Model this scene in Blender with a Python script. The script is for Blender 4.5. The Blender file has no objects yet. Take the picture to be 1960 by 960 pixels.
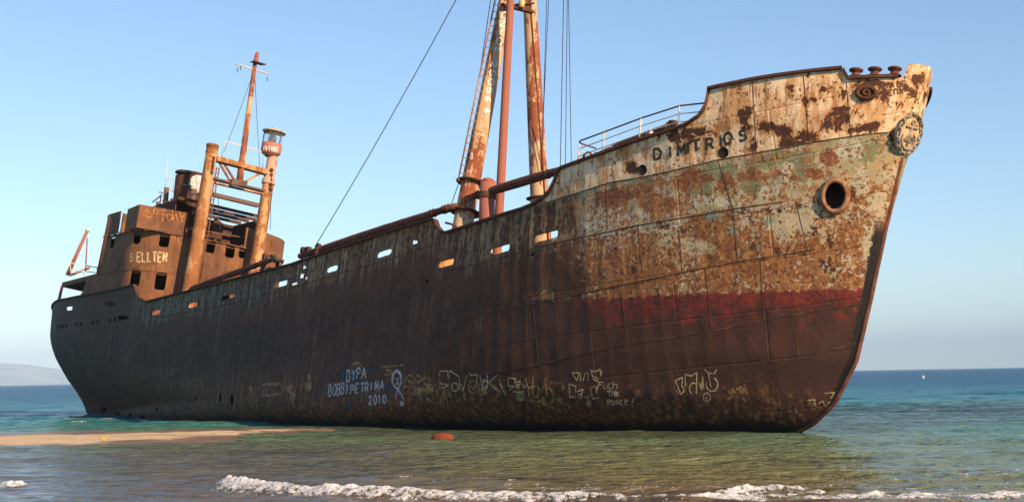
import bpy, bmesh, math, random
import numpy as np
from mathutils import Vector, Matrix
from mathutils.bvhtree import BVHTree

random.seed(7)
rng = np.random.default_rng(7)
scene = bpy.context.scene

# ------------------------------------------------------------------ camera, sky, sun, exposure
FPX, IW, IH, CAMH = 3000.0, 1960.0, 960.0, 1.8
PITCH, ROLL = math.atan(239.5 / FPX), math.atan(34 / 1960)
cd = np.array([0, math.cos(PITCH), math.sin(PITCH)])
cu0 = np.array([0, -math.sin(PITCH), math.cos(PITCH)])
cr0 = np.array([1.0, 0, 0])
CR = cr0 * math.cos(ROLL) - cu0 * math.sin(ROLL)
CU = cu0 * math.cos(ROLL) + cr0 * math.sin(ROLL)
CPOS = np.array([0, 0, CAMH])
camd = bpy.data.cameras.new('camera')
cam = bpy.data.objects.new('camera', camd)
scene.collection.objects.link(cam)
camd.sensor_width = 36.0
camd.lens = 36.0 * FPX / IW
camd.clip_start = 0.1
camd.clip_end = 60000
cam.matrix_world = Matrix(((CR[0], CU[0], -cd[0], 0), (CR[1], CU[1], -cd[1], 0),
                           (CR[2], CU[2], -cd[2], CAMH), (0, 0, 0, 1)))
scene.camera = cam

SUN_DIR = np.array([0.677, -0.736])          # horizontal direction towards the sun
SUN_DIR = SUN_DIR / np.linalg.norm(SUN_DIR)
SUN_EL = math.radians(28)
world = bpy.data.worlds.new('World')
scene.world = world
world.use_nodes = True
wn = world.node_tree.nodes
sky = wn.new('ShaderNodeTexSky')
sky.sky_type = 'NISHITA'
sky.sun_disc = False
sky.sun_elevation = SUN_EL
sky.sun_rotation = math.atan2(SUN_DIR[0], SUN_DIR[1])
sky.air_density = 0.92
sky.dust_density = 0.0
sky.ozone_density = 3.3
world.node_tree.links.new(sky.outputs[0], wn['Background'].inputs[0])
wn['Background'].inputs[1].default_value = 0.106
sund = bpy.data.lights.new('sun', 'SUN')
sund.energy = 5.0
sund.angle = math.radians(0.55)
sund.color = (1.0, 0.69, 0.41)
sun = bpy.data.objects.new('sun', sund)
scene.collection.objects.link(sun)
sv = Vector((SUN_DIR[0] * math.cos(SUN_EL), SUN_DIR[1] * math.cos(SUN_EL), math.sin(SUN_EL)))
sun.rotation_euler = sv.to_track_quat('Z', 'Y').to_euler()
sun.location = sv * 300
vs = scene.view_settings
vs.view_transform = 'Standard'
vs.look = 'None'
vs.exposure = 0.64
vs.gamma = 1.0
vs.use_curve_mapping = False
scene.cycles.max_bounces = 6
scene.cycles.volume_bounces = 0

# ------------------------------------------------------------------ numeric helpers
def ray(u, v):
    return cd + CR * (u - IW / 2) / FPX + CU * (IH / 2 - v) / FPX

def project(p):
    q = np.asarray(p, float) - CPOS
    z = q @ cd
    return IW / 2 + FPX * (q @ CR) / z, IH / 2 - FPX * (q @ CU) / z

def on_water(u, v, z=0.0):
    r = ray(u, v)
    return CPOS + r * ((z - CAMH) / r[2])

def hash2(ix, iy, seed):
    h = (ix.astype(np.int64) * 374761393 + iy.astype(np.int64) * 668265263 + seed * 974634777) & 0x7fffffff
    h = ((h ^ (h >> 13)) * 1274126177) & 0x7fffffff
    h = h ^ (h >> 16)
    return (h & 0xffff) / 65535.0

def vnoise(x, y, seed=0):
    x = np.asarray(x, float); y = np.asarray(y, float)
    ix = np.floor(x); iy = np.floor(y)
    fx = x - ix; fy = y - iy
    fx = fx * fx * (3 - 2 * fx); fy = fy * fy * (3 - 2 * fy)
    a = hash2(ix, iy, seed); b = hash2(ix + 1, iy, seed)
    c = hash2(ix, iy + 1, seed); d = hash2(ix + 1, iy + 1, seed)
    return (a + (b - a) * fx) * (1 - fy) + (c + (d - c) * fx) * fy

def fbm(x, y, seed=0, oct=4, gain=0.5):
    s = 0; amp = 1; tot = 0
    for k in range(oct):
        s = s + amp * vnoise(np.asarray(x) * 2 ** k + 17.3 * k, np.asarray(y) * 2 ** k - 9.1 * k, seed + k)
        tot += amp; amp *= gain
    return s / tot

def sstep(a, b, x):
    t = np.clip((np.asarray(x, float) - a) / (b - a), 0, 1)
    return t * t * (3 - 2 * t)

# ------------------------------------------------------------------ ship frame: x forward, y to port, z up
S_O = on_water(1530, 826)
S_B = on_water(165, 791)
HEAD = math.atan2(S_O[1] - S_B[1], S_O[0] - S_B[0])
fw = np.array([math.cos(HEAD), math.sin(HEAD), 0]); up = np.array([0, 0, 1.0]); pt = np.cross(up, fw)
HEEL, TRIM = math.radians(9.5), math.radians(1.0)
up2 = up * math.cos(HEEL) + pt * math.sin(HEEL)
pt2 = pt * math.cos(HEEL) - up * math.sin(HEEL)
fw2 = fw * math.cos(TRIM) + up2 * math.sin(TRIM)
up3 = up2 * math.cos(TRIM) - fw * math.sin(TRIM)
S_M = np.stack([fw2, pt2, up3], 1)
S_C = S_M.T @ (CPOS - S_O)                     # the camera in ship metres

def s2w(p):
    return S_O + np.asarray(p, float) @ S_M.T

def s2px(p):
    return project(s2w(p))

def P(u, v, axis, val):
    """photo measurement -> ship metres, on the plane axis = val"""
    r = S_M.T @ ray(u, v)
    i = 'xyz'.index(axis)
    return S_C + r * ((val - S_C[i]) / r[i])

def P2(a, axis, val):
    return P(a[0], a[1], axis, val)

# ------------------------------------------------------------------ hull form
ZS = [-0.9, -0.3, 0, .26, .86, 2.07, 3.9, 6.0, 8.0, 9.5, 10.6]
XS = [-2.6, -0.8, 0, .62, 1.40, 2.10, 2.50, 2.90, 3.32, 3.80, 4.06]
ZT = [-0.9, 0.6, 1.2, 2.0, 2.8, 3.95, 5.2, 6.3, 7.5, 11]
XT = [-57.6, -58.2, -59.0, -60.3, -61.2, -61.9, -62.2, -62.45, -62.8, -63.2]
BM = 4.75

def half_breadth(X, Z):
    X = np.asarray(X, float); Z = np.asarray(Z, float)
    xs = np.interp(Z, ZS, XS); xt = np.interp(Z, ZT, XT)
    zz = np.clip(Z / 9.0, 0, 1)
    Lf = 17.0 - 4.5 * zz; a = 1.9 + .4 * zz; b = 1.0 - .26 * zz
    t = np.clip((xs - X) / Lf, 0, 1); f = (1 - (1 - t) ** a) ** b
    za = np.clip((Z - 0.8) / 4.6, 0, 1); za = 1 - (1 - za) ** 1.7
    Lr = 30 - 15 * za; p = 1.15 - .57 * za; q = 1.8 + .5 * za
    t = np.clip((X - xt) / Lr, 0, 1); g = (1 - (1 - t) ** q) ** p
    c = np.clip((Z + 0.9) / 1.7, 0, 1); bil = (1 - (1 - c) ** 2.6) ** (1 / 2.6)
    return BM * f * g * bil

def xat(c, Z):
    xs = np.interp(Z, ZS, XS); xt = np.interp(Z, ZT, XT)
    c = np.asarray(c, float)
    return np.where(c > -4, -4 + (c + 4) * (xs + 4) / 8.3,
                    np.where(c < -50, -50 + (c + 50) * (xt + 50) / (-14.5), c))

def hullpt(u, v):
    """where the sight line through a photo point meets the starboard side"""
    r = S_M.T @ ray(u, v)
    t = np.linspace(36, 125, 9000)
    p = S_C[None] + t[:, None] * r[None]
    b = half_breadth(p[:, 0], p[:, 2])
    ins = (np.abs(p[:, 1]) <= b) & (b > 0.01)
    if not ins.any():
        k = np.argmin(np.abs(p[:, 1]) - b)
    else:
        k = int(np.argmax(ins))
    return p[k]

def prof(pxs):
    a = np.array([hullpt(*q) for q in pxs])
    o = np.argsort(a[:, 0], kind='stable')
    return a[o]

TOP_PX = [(112, 575), (130, 572), (200, 560), (252, 547), (258, 546), (262, 560), (268, 572), (280, 579),
          (370, 556), (470, 530), (560, 507), (600, 493), (735, 449), (828, 421), (834, 424), (838, 436),
          (846, 446), (856, 447), (885, 438), (960, 414), (1000, 402), (1022, 393), (1040, 382), (1053, 368),
          (1062, 350), (1068, 332), (1075, 324), (1150, 297), (1230, 268), (1290, 250), (1318, 239),
          (1338, 225), (1350, 208), (1356, 190), (1358, 172), (1450, 153), (1612, 133), (1623, 153),
          (1730, 150), (1736, 124), (1752, 122)]
DK_PX = [(112, 601), (145, 596), (200, 588), (258, 577), (264, 614), (298, 607), (435, 580), (545, 552), (735, 497),
         (832, 467), (836, 521), (955, 492), (1060, 463), (1221, 430), (1403, 399), (1499, 385), (1620, 365),
         (1690, 352)]
TOP = prof(TOP_PX)
DK = prof(DK_PX)

def ztop_x(x):
    return np.interp(x, TOP[:, 0], TOP[:, 2])

def zdk_x(x):
    return np.interp(x, DK[:, 0], DK[:, 2])

def solve_c(c, zf):
    z = np.full(np.shape(c), 7.0)
    for _ in range(12):
        z = zf(xat(c, z))
    return z

# ------------------------------------------------------------------ mesh helpers
COL = scene.collection

class MB:
    def __init__(self):
        self.v = []; self.f = []; self.smooth = []
    def add(self, vs, fs, smooth=False):
        o = len(self.v)
        self.v += [tuple(map(float, p)) for p in vs]
        self.f += [tuple(i + o for i in f) for f in fs]
        self.smooth += [smooth] * len(fs)
        return self
    def box(self, c, size, axes=None):
        c = np.asarray(c, float); hx, hy, hz = [s / 2 for s in size]
        A = np.eye(3) if axes is None else np.asarray(axes, float)
        vs = [c + A[0] * sx * hx + A[1] * sy * hy + A[2] * sz * hz
              for sx in (-1, 1) for sy in (-1, 1) for sz in (-1, 1)]
        return self.add(vs, [(0, 1, 3, 2), (4, 6, 7, 5), (0, 4, 5, 1), (2, 3, 7, 6), (0, 2, 6, 4), (1, 5, 7, 3)])
    def bar(self, p, q, w, h, upv=(0, 0, 1)):
        p = np.asarray(p, float); q = np.asarray(q, float); d = q - p; L = np.linalg.norm(d); d = d / L
        s = np.cross(d, upv)
        if np.linalg.norm(s) < 1e-4: s = np.cross(d, (1, 0, 0))
        s /= np.linalg.norm(s); t = np.cross(s, d)
        return self.box((p + q) / 2, (L, w, h), (d, s, t))
    def tube(self, pts, r, n=8, caps=True, smooth=True):
        pts = [np.asarray(p, float) for p in pts]
        R = r if hasattr(r, '__len__') else [r] * len(pts)
        vs = []; fs = []
        prev = None
        for i, p in enumerate(pts):
            d = pts[min(i + 1, len(pts) - 1)] - pts[max(i - 1, 0)]
            d = d / (np.linalg.norm(d) + 1e-12)
            if prev is None:
                s = np.cross(d, (0, 0, 1))
                if np.linalg.norm(s) < 0.1: s = np.cross(d, (0, 1, 0))
            else:
                s = prev - d * (prev @ d)
            s = s / np.linalg.norm(s); prev = s; t = np.cross(d, s)
            for k in range(n):
                a = 2 * math.pi * k / n
                vs.append(p + R[i] * (math.cos(a) * s + math.sin(a) * t))
        for i in range(len(pts) - 1):
            for k in range(n):
                a = i * n + k; b = i * n + (k + 1) % n
                fs.append((a, b, b + n, a + n))
        self.add(vs, fs, smooth)
        if caps:
            m = len(pts) - 1
            self.add(vs[:n], [tuple(range(n - 1, -1, -1))]); self.add(vs[m * n:], [tuple(range(n))])
        return self
    def lathe(self, c, axis, prof, n=20, smooth=True):
        """prof: (radius, distance along axis)"""
        c = np.asarray(c, float); axis = np.asarray(axis, float); axis = axis / np.linalg.norm(axis)
        s = np.cross(axis, (0, 0, 1))
        if np.linalg.norm(s) < .1: s = np.cross(axis, (1, 0, 0))
        s /= np.linalg.norm(s); t = np.cross(axis, s)
        vs = []; fs = []
        for r, h in prof:
            for k in range(n):
                a = 2 * math.pi * k / n
                vs.append(c + axis * h + max(r, 1e-4) * (math.cos(a) * s + math.sin(a) * t))
        for i in range(len(prof) - 1):
            for k in range(n):
                a = i * n + k; b = i * n + (k + 1) % n
                fs.append((a, b, b + n, a + n))
        return self.add(vs, fs, smooth)
    def torus(self, c, e1, e2, r1, r2, rt, n=24, m=8):
        c = np.asarray(c, float); e1 = np.asarray(e1, float); e2 = np.asarray(e2, float); nn = np.cross(e1, e2)
        vs = []; fs = []
        for i in range(n):
            a = 2 * math.pi * i / n
            q = c + e1 * r1 * math.cos(a) + e2 * r2 * math.sin(a)
            d = e1 * math.cos(a) / max(r1, 1e-6) + e2 * math.sin(a) / max(r2, 1e-6); d /= np.linalg.norm(d)
            for j in range(m):
                b = 2 * math.pi * j / m
                vs.append(q + rt * (math.cos(b) * d + math.sin(b) * nn))
        for i in range(n):
            for j in range(m):
                fs.append((i * m + j, ((i + 1) % n) * m + j, ((i + 1) % n) * m + (j + 1) % m, i * m + (j + 1) % m))
        return self.add(vs, fs, True)
    def prism(self, poly, z0, z1):
        n = len(poly)
        vs = [(x, y, z0) for x, y in poly] + [(x, y, z1) for x, y in poly]
        fs = [tuple(range(n - 1, -1, -1)), tuple(range(n, 2 * n))]
        fs += [(i, (i + 1) % n, n + (i + 1) % n, n + i) for i in range(n)]
        return self.add(vs, fs)
    def plate(self, pts, nrm, th):
        """a flat polygon of 3D points given thickness th along nrm"""
        nrm = np.asarray(nrm, float); nrm = nrm / np.linalg.norm(nrm)
        a = [np.asarray(p, float) - nrm * th / 2 for p in pts]; b = [p + nrm * th for p in a]
        n = len(a)
        fs = [tuple(range(n - 1, -1, -1)), tuple(range(n, 2 * n))]
        fs += [(i, (i + 1) % n, n + (i + 1) % n, n + i) for i in range(n)]
        return self.add(a + b, fs)
    def rectsweep(self, pts, side, w, h):
        """rectangular section along pts; side: per-point horizontal vectors"""
        vs = []; fs = []
        for p, s in zip(pts, side):
            p = np.asarray(p, float); s = np.asarray(s, float)
            z = np.array([0, 0, 1.0])
            for a, b in ((-.5, 0), (.5, 0), (.5, 1), (-.5, 1)):
                vs.append(p + s * w * a + z * h * b)
        n = len(pts)
        for i in range(n - 1):
            for k in range(4):
                a = i * 4 + k; b = i * 4 + (k + 1) % 4
                fs.append((a, b, b + 4, a + 4))
        fs += [(3, 2, 1, 0), tuple((n - 1) * 4 + k for k in range(4))]
        return self.add(vs, fs)
    def build(self, name, mat, parent=None, fix=True):
        me = bpy.data.meshes.new(name)
        me.from_pydata(self.v, [], self.f)
        me.polygons.foreach_set('use_smooth', self.smooth)
        if fix:
            bm = bmesh.new(); bm.from_mesh(me)
            bmesh.ops.remove_doubles(bm, verts=bm.verts, dist=1e-5)
            bmesh.ops.recalc_face_normals(bm, faces=bm.faces)
            bm.to_mesh(me); bm.free()
        me.materials.append(mat)
        o = bpy.data.objects.new(name, me)
        COL.objects.link(o)
        if parent is not None: o.parent = parent
        return o

def mesh_np(name, verts, faces, mat, parent=None, smooth=True, attrs=None):
    me = bpy.data.meshes.new(name)
    verts = np.asarray(verts, np.float32); faces = np.asarray(faces, np.int32)
    k = faces.shape[1]
    me.vertices.add(len(verts)); me.vertices.foreach_set('co', verts.ravel())
    me.loops.add(faces.size); me.loops.foreach_set('vertex_index', faces.ravel())
    me.polygons.add(len(faces))
    me.polygons.foreach_set('loop_start', np.arange(0, faces.size, k, dtype=np.int32))
    me.polygons.foreach_set('loop_total', np.full(len(faces), k, np.int32))
    me.update(calc_edges=True)
    me.polygons.foreach_set('use_smooth', np.full(len(faces), smooth))
    for a, val in (attrs or {}).items():
        at = me.attributes.new(a, 'FLOAT', 'POINT')
        at.data.foreach_set('value', np.asarray(val, np.float32))
    me.materials.append(mat)
    o = bpy.data.objects.new(name, me)
    COL.objects.link(o)
    if parent is not None: o.parent = parent
    return o

# ------------------------------------------------------------------ node helpers
class NT:
    def __init__(self, name):
        self.m = bpy.data.materials.new(name); self.m.use_nodes = True
        self.t = self.m.node_tree; self.b = self.t.nodes['Principled BSDF']
        tc = self.t.nodes.new('ShaderNodeTexCoord'); self.P = tc.outputs['Object']
    def link(self, a, b): self.t.links.new(a, b)
    def set(self, sock, v):
        if isinstance(v, bpy.types.NodeSocket): self.link(v, sock)
        elif isinstance(v, (tuple, list)) and sock.type == 'RGBA': sock.default_value = tuple(v) + ((1,) if len(v) == 3 else ())
        else: sock.default_value = v
    def noise(self, scale, detail=4, rough=.6, vec=None, dist=0.0, stretch=None):
        vec = vec or self.P
        if stretch:
            mp = self.t.nodes.new('ShaderNodeMapping'); self.link(vec, mp.inputs[0]); mp.inputs['Scale'].default_value = stretch
            vec = mp.outputs[0]
        n = self.t.nodes.new('ShaderNodeTexNoise'); self.link(vec, n.inputs['Vector'])
        n.inputs['Scale'].default_value = scale; n.inputs['Detail'].default_value = detail
        n.inputs['Roughness'].default_value = rough; n.inputs['Distortion'].default_value = dist
        return n.outputs['Fac']
    def voro(self, scale, feature='F1', vec=None, out='Distance'):
        n = self.t.nodes.new('ShaderNodeTexVoronoi'); n.feature = feature
        self.link(vec or self.P, n.inputs['Vector']); n.inputs['Scale'].default_value = scale
        return n.outputs[out]
    def math(self, op, a, b=0.0, c=0.0):
        n = self.t.nodes.new('ShaderNodeMath'); n.operation = op
        self.set(n.inputs[0], a); self.set(n.inputs[1], b); self.set(n.inputs[2], c)
        return n.outputs[0]
    def rng(self, v, a, b, lo=0.0, hi=1.0, smooth=True):
        n = self.t.nodes.new('ShaderNodeMapRange')
        n.interpolation_type = 'SMOOTHSTEP' if smooth else 'LINEAR'
        self.set(n.inputs[0], v); self.set(n.inputs[1], a); self.set(n.inputs[2], b)
        self.set(n.inputs[3], lo); self.set(n.inputs[4], hi)
        return n.outputs[0]
    def mix(self, f, a, b):
        n = self.t.nodes.new('ShaderNodeMix'); n.data_type = 'RGBA'
        self.set(n.inputs[0], f); self.set(n.inputs[6], a); self.set(n.inputs[7], b)
        return n.outputs[2]
    def ramp(self, f, stops):
        n = self.t.nodes.new('ShaderNodeValToRGB'); self.set(n.inputs[0], f)
        e = n.color_ramp.elements
        while len(e) < len(stops): e.new(.5)
        for el, (p, c) in zip(e, stops):
            el.position = p; el.color = tuple(c) + (1,)
        return n.outputs[0]
    def attr(self, name):
        n = self.t.nodes.new('ShaderNodeAttribute'); n.attribute_name = name; return n.outputs['Fac']
    def sep(self, vec=None):
        n = self.t.nodes.new('ShaderNodeSeparateXYZ'); self.link(vec or self.P, n.inputs[0]); return n.outputs
    def bump(self, h, strength=.5, dist=.02):
        n = self.t.nodes.new('ShaderNodeBump'); self.link(h, n.inputs['Height'])
        n.inputs['Strength'].default_value = strength; n.inputs['Distance'].default_value = dist
        self.link(n.outputs[0], self.b.inputs['Normal'])
    def out(self, col, rough=.8, metal=0.0, spec=.3):
        self.set(self.b.inputs['Base Color'], col); self.set(self.b.inputs['Roughness'], rough)
        self.set(self.b.inputs['Metallic'], metal); self.b.inputs['Specular IOR Level'].default_value = spec
        return self.m

def rust_mat(name, paint, cover, r1=(.10, .04, .018), r2=(.24, .09, .03), r3=(.36, .16, .06), scale=2.0, streak=.35, rough=.85, bump=.35):
    n = NT(name)
    a = n.noise(scale, 6, .65); s = n.noise(scale * 2.2, 4, .6, stretch=(1, 1, .12)); f = n.noise(scale * 7, 5, .7)
    rust = n.ramp(n.math('ADD', n.math('MULTIPLY', a, .6), n.math('MULTIPLY', f, .4)), [(.32, r1), (.5, r2), (.68, r3)])
    k = n.math('ADD', n.math('ADD', n.math('MULTIPLY', a, .75 - streak * .5), n.math('MULTIPLY', s, streak)), n.math('MULTIPLY', f, .25 - streak * .1))
    span = .5 + .0 * streak
    m = n.rng(k, cover - .035, cover + .035)
    pv = n.mix(n.rng(s, .4, .7), paint, tuple(.75 * p + .25 * q for p, q in zip(paint, r3)))
    col = n.mix(m, rust, pv)
    n.bump(n.math('ADD', f, n.math('MULTIPLY', m, .6)), bump, .02)
    return n.out(col, rough)

def plain_mat(name, col, rough=.7, var=.25, scale=6.0, metal=0.0, worn=0.0):
    n = NT(name); a = n.noise(scale, 4, .6)
    if worn: n.link(n.rng(n.noise(7, 5, .65), worn - .09, worn + .09), n.b.inputs['Alpha'])
    c = n.mix(n.rng(a, .3, .7), tuple(x * (1 - var) for x in col), tuple(min(1, x * (1 + var)) for x in col))
    n.bump(a, .15, .01)
    return n.out(c, rough, metal)

M = {}
def house_material():
    n = NT('rusted_house_plating')
    a = n.noise(.45, 5, .6); b = n.noise(1.7, 6, .68); f = n.noise(7, 5, .7); st = n.noise(3.0, 4, .6, stretch=(1, 1, .10))
    k = n.math('ADD', n.math('MULTIPLY', a, .5), n.math('ADD', n.math('MULTIPLY', b, .25), n.math('MULTIPLY', st, .25)))
    col = n.ramp(k, [(.34, (.075, .036, .022)), (.44, (.14, .064, .033)), (.53, (.23, .102, .044)), (.64, (.38, .175, .066))])
    col = n.mix(n.math('MULTIPLY', n.rng(n.math('ADD', st, n.math('MULTIPLY', n.math('SUBTRACT', a, .5), .8)), .56, .66), .55), col, (.075, .036, .022))
    col = n.mix(n.math('MULTIPLY', n.rng(f, .58, .66), .5), col, (.36, .15, .05))
    n.bump(n.math('ADD', f, n.math('MULTIPLY', b, 1.5)), .5, .03)
    return n.out(col, .8)
M['house'] = house_material()
M['post'] = rust_mat('rusted_cream_post', (.50, .31, .15), .60, (.16, .062, .025), (.32, .135, .046), (.44, .21, .075), 1.0, .4)
M['mast'] = rust_mat('peeling_cream_mast', (.58, .42, .25), .625, (.17, .055, .030), (.29, .090, .040), (.42, .18, .08), 1.0, .6)
M['redpole'] = rust_mat('red_lead_pole', (.33, .12, .08), .42, (.14, .05, .03), (.26, .08, .05), (.34, .14, .09), 1.4, .3)
M['darkrust'] = rust_mat('dark_rust', (.12, .05, .03), .6, (.05, .024, .017), (.085, .035, .02), (.15, .06, .03), 2.5, .2)
M['boom'] = rust_mat('rusted_boom', (.16, .07, .04), .56, (.06, .025, .018), (.12, .045, .027), (.19, .075, .045), 2.5, .1)
M['brown'] = rust_mat('brown_steel', (.15, .10, .075), .5, (.07, .04, .028), (.12, .065, .04), (.18, .09, .05), 1.6, .2)
M['deck'] = rust_mat('rusted_deck', (.16, .09, .06), .5, (.06, .03, .02), (.12, .055, .03), (.2, .09, .045), 1.2, .0)
M['white'] = rust_mat('chipped_white_paint', (.66, .60, .52), .43, (.18, .07, .03), (.34, .15, .07), (.46, .26, .14), 4.0, .2)
M['wire'] = plain_mat('old_wire', (.035, .032, .032), .8)
M['black'] = plain_mat('painted_opening_shade', (.012, .010, .009), .9)  # flat black painted in for the darkness inside openings and rooms
M['gwhite'] = plain_mat('white_graffiti_paint', (.40, .41, .42), .7, .2, 5, worn=.36)
M['gcream'] = plain_mat('cream_graffiti_paint', (.44, .33, .17), .7, .35, 4, worn=.37)
M['ggold'] = plain_mat('ochre_graffiti_paint', (.30, .17, .06), .7, .45, 4, worn=.42)
M['gblue'] = plain_mat('blue_graffiti_paint', (.03, .065, .085), .7, .4, 4, worn=.48)
M['gorange'] = plain_mat('orange_graffiti_paint', (.46, .19, .05), .7, .35, 4, worn=.44)
M['name'] = plain_mat('faded_black_lettering', (.035, .04, .035), .8, .4, 9, worn=.40)
M['sw'] = plain_mat('mast_white_paint', (.80, .78, .76), .6, .1, 5)
M['lampred'] = rust_mat('red_lamp_drum', (.40, .17, .13), .40, (.22, .08, .06), (.32, .13, .09), (.42, .2, .14), 3, .1)
M['pink'] = rust_mat('pink_post_neck', (.56, .33, .24), .45, (.3, .12, .07), (.4, .18, .1), (.5, .28, .16), 2, .2)
M['seam'] = rust_mat('seam_rust_and_shadow', (.16, .08, .045), .56, (.045, .022, .015), (.075, .034, .02), (.13, .055, .028), 1.5, .1)  # dark rust, with the laps' shadow lines put into the colour too
M['greygreen'] = rust_mat('weathered_green_steel', (.34, .31, .24), .48, (.12, .07, .045), (.22, .13, .08), (.30, .2, .12), 5, .2)

# ------------------------------------------------------------------ hull paint
def hull_material():
    n = NT('hull_paint_and_rust')
    n1 = n.noise(.55, 5, .6); n2 = n.noise(1.7, 6, .65); n3 = n.noise(5.0, 6, .68); n4 = n.noise(15, 4, .65)
    st = n.noise(2.6, 5, .6, stretch=(1, 1, .11)); st2 = n.noise(7.5, 4, .6, stretch=(1, 1, .07))
    n2b = n.noise(2.1, 6, .68, dist=.3); n2c = n.noise(2.9, 6, .68, dist=.2); dots = n.noise(8.5, 2, .5)
    jag = n.math('MULTIPLY', n.math('SUBTRACT', n3, .5), .6)
    cen = lambda s, k: n.math('MULTIPLY', n.math('SUBTRACT', s, .5), k)
    dA, dB, dR, dk, bw, wz, stem = (n.attr(a) for a in ('line_a', 'line_b', 'boot', 'black', 'bulwark', 'height', 'stem'))
    fl, ell_r, ell_g, ell_w = (n.attr(a) for a in ('flake', 'patch_red', 'patch_green', 'patch_pale'))
    aft = n.attr('aft')
    rust_o = n.ramp(n.math('ADD', n.math('MULTIPLY', n2, .5), n.math('MULTIPLY', n3, .5)),
                    [(.34, (.095, .034, .016)), (.47, (.22, .080, .026)), (.58, (.33, .14, .045)), (.72, (.47, .27, .12))])
    rust_d = n.ramp(n3, [(.35, (.055, .024, .016)), (.6, (.10, .040, .022))])
    # lower forebody: orange rust with pale and green remnants of paint
    pale = n.mix(n.rng(n4, .4, .6), (.52, .41, .26), (.42, .38, .26))
    n5 = n.noise(6.5, 9, .72, dist=.3); n6 = n.noise(11, 6, .7)
    low = n.mix(n.rng(n6, .45, .62), rust_o, n.mix(n.rng(n3, .4, .6), (.20, .075, .028), (.42, .22, .085)))
    low = n.mix(n.math('MULTIPLY', n.rng(n.math('ADD', st2, cen(n2, .4)), .54, .64), .4), low, (.46, .25, .10))
    low = n.mix(n.rng(n.math('ADD', n.math('ADD', .5, cen(n5, 1.5)), n.math('ADD', n.math('ADD', cen(n1, .8), n.rng(dR, .2, 2.6, -.12, .02)), n.math('MULTIPLY', ell_w, .25))), .56, .62), low, pale)
    low = n.mix(n.rng(n.math('ADD', n.math('ADD', n2, cen(n4, .3)), n.math('MULTIPLY', ell_g, .25)), .64, .68), low, (.23, .27, .18))
    low = n.mix(n.rng(n.math('ADD', n.math('ADD', .5, cen(n.noise(3.2, 7, .70, dist=.4), 2.0)), n.math('MULTIPLY', fl, .38)), .80, .82), low, rust_d)
    low = n.mix(n.rng(n.math('ADD', n.noise(7.5, 7, .68, dist=.2), cen(n1, .35)), .575, .61), low, n.mix(n.rng(n4, .4, .6), (.60, .50, .33), (.44, .40, .28)))
    low = n.mix(n.math('MULTIPLY', n.rng(n.math('ADD', n.noise(8.3, 4, .62, dist=.3), cen(n2, .5)), .60, .635), .9), low, (.075, .032, .02))
    # band between the two upper seams: pale green, olive and rust red
    band = n.mix(n.rng(n.math('ADD', n1, cen(n3, .7)), .42, .6), (.35, .33, .20), (.52, .46, .33))
    band = n.mix(n.math('MULTIPLY', n.rng(n.math('ADD', st2, cen(n2, .4)), .47, .62), .8), band, (.46, .27, .10))
    band = n.mix(n.rng(n.math('ADD', n.math('ADD', cen(n2, 2.4), cen(n3, 1.6)), n.math('MULTIPLY', ell_g, .9)), .40, .48), band, n.mix(n.rng(n4, .4, .6), (.17, .20, .095), (.25, .28, .16)))
    band = n.mix(n.rng(n.math('ADD', n.math('ADD', cen(n2b, 2.4), cen(n3, 1.9)), n.math('MULTIPLY', ell_r, .9)), .44, .50), band, n.mix(n.rng(n3, .4, .6), (.15, .055, .025), (.27, .105, .045)))
    band = n.mix(n.rng(n.math('ADD', n.math('ADD', cen(n2c, 2.4), cen(n3, 2.0)), n.math('MULTIPLY', ell_w, .8)), .50, .54), band, n.mix(n.rng(n4, .35, .6), (.58, .54, .40), (.46, .45, .34)))
    band = n.mix(n.rng(n.math('ADD', n.math('ADD', .5, cen(n5, 1.4)), cen(n1, .7)), .52, .60), band, n.mix(n.rng(n6, .4, .6), (.24, .10, .04), (.40, .21, .09)))
    band = n.mix(n.rng(n.math('ADD', dots, cen(n2, .4)), .61, .65), band, (.20, .08, .035))
    band = n.mix(n.rng(n.math('ADD', n3, cen(n4, .4)), .60, .63), band, rust_o)
    band = n.mix(n.rng(n.math('ADD', n.math('ADD', .5, cen(n.noise(4.5, 6, .68, dist=.4), 2.0)), n.math('MULTIPLY', fl, .4)), .84, .86), band, rust_d)
    # white topsides with run-down rust and flaked patches
    white = n.mix(n.rng(n2, .35, .65), (.86, .68, .45), (.76, .57, .36))
    white = n.mix(n.math('MULTIPLY', n.rng(n.math('ADD', st, cen(n3, .35)), .44, .62), .72), white, (.58, .28, .085))
    white = n.mix(n.math('MULTIPLY', n.rng(n.math('ADD', st2, cen(n2, .6)), .52, .61), .8), white, (.40, .17, .055))
    edge = n.math('ADD', n.math('ADD', .5, cen(n.noise(2.9, 8, .70, dist=.4), 2.2)), n.math('MULTIPLY', fl, .56))
    white = n.mix(n.math('MULTIPLY', n.rng(n.math('ADD', n.math('ADD', .5, cen(n5, 1.3)), cen(n2, .6)), .60, .72), .7), white, (.46, .22, .08))
    white = n.mix(n.math('MULTIPLY', n.rng(edge, .60, .80), .85), white, (.52, .24, .075))
    white = n.mix(n.rng(edge, .80, .815), white, rust_d)
    white = n.mix(n.rng(n.math('ADD', dots, cen(n2, .45)), .635, .66), white, (.20, .085, .035))
    # red boot top fading to brown bottom paint
    brown = n.ramp(n.math('ADD', n.math('MULTIPLY', n2, .6), n.math('MULTIPLY', st, .4)), [(.35, (.052, .025, .018)), (.6, (.085, .036, .024)), (.75, (.11, .045, .028))])
    red = n.mix(n.rng(n3, .35, .65), (.11, .020, .017), (.22, .036, .026))
    rm = n.rng(n.math('ADD', n.math('ADD', n.math('ADD', dR, cen(n2, 3.2)), cen(n5, 4.6)), n.attr('red_fade')), -.62, -.30)
    bot = n.mix(rm, brown, red)
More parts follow.
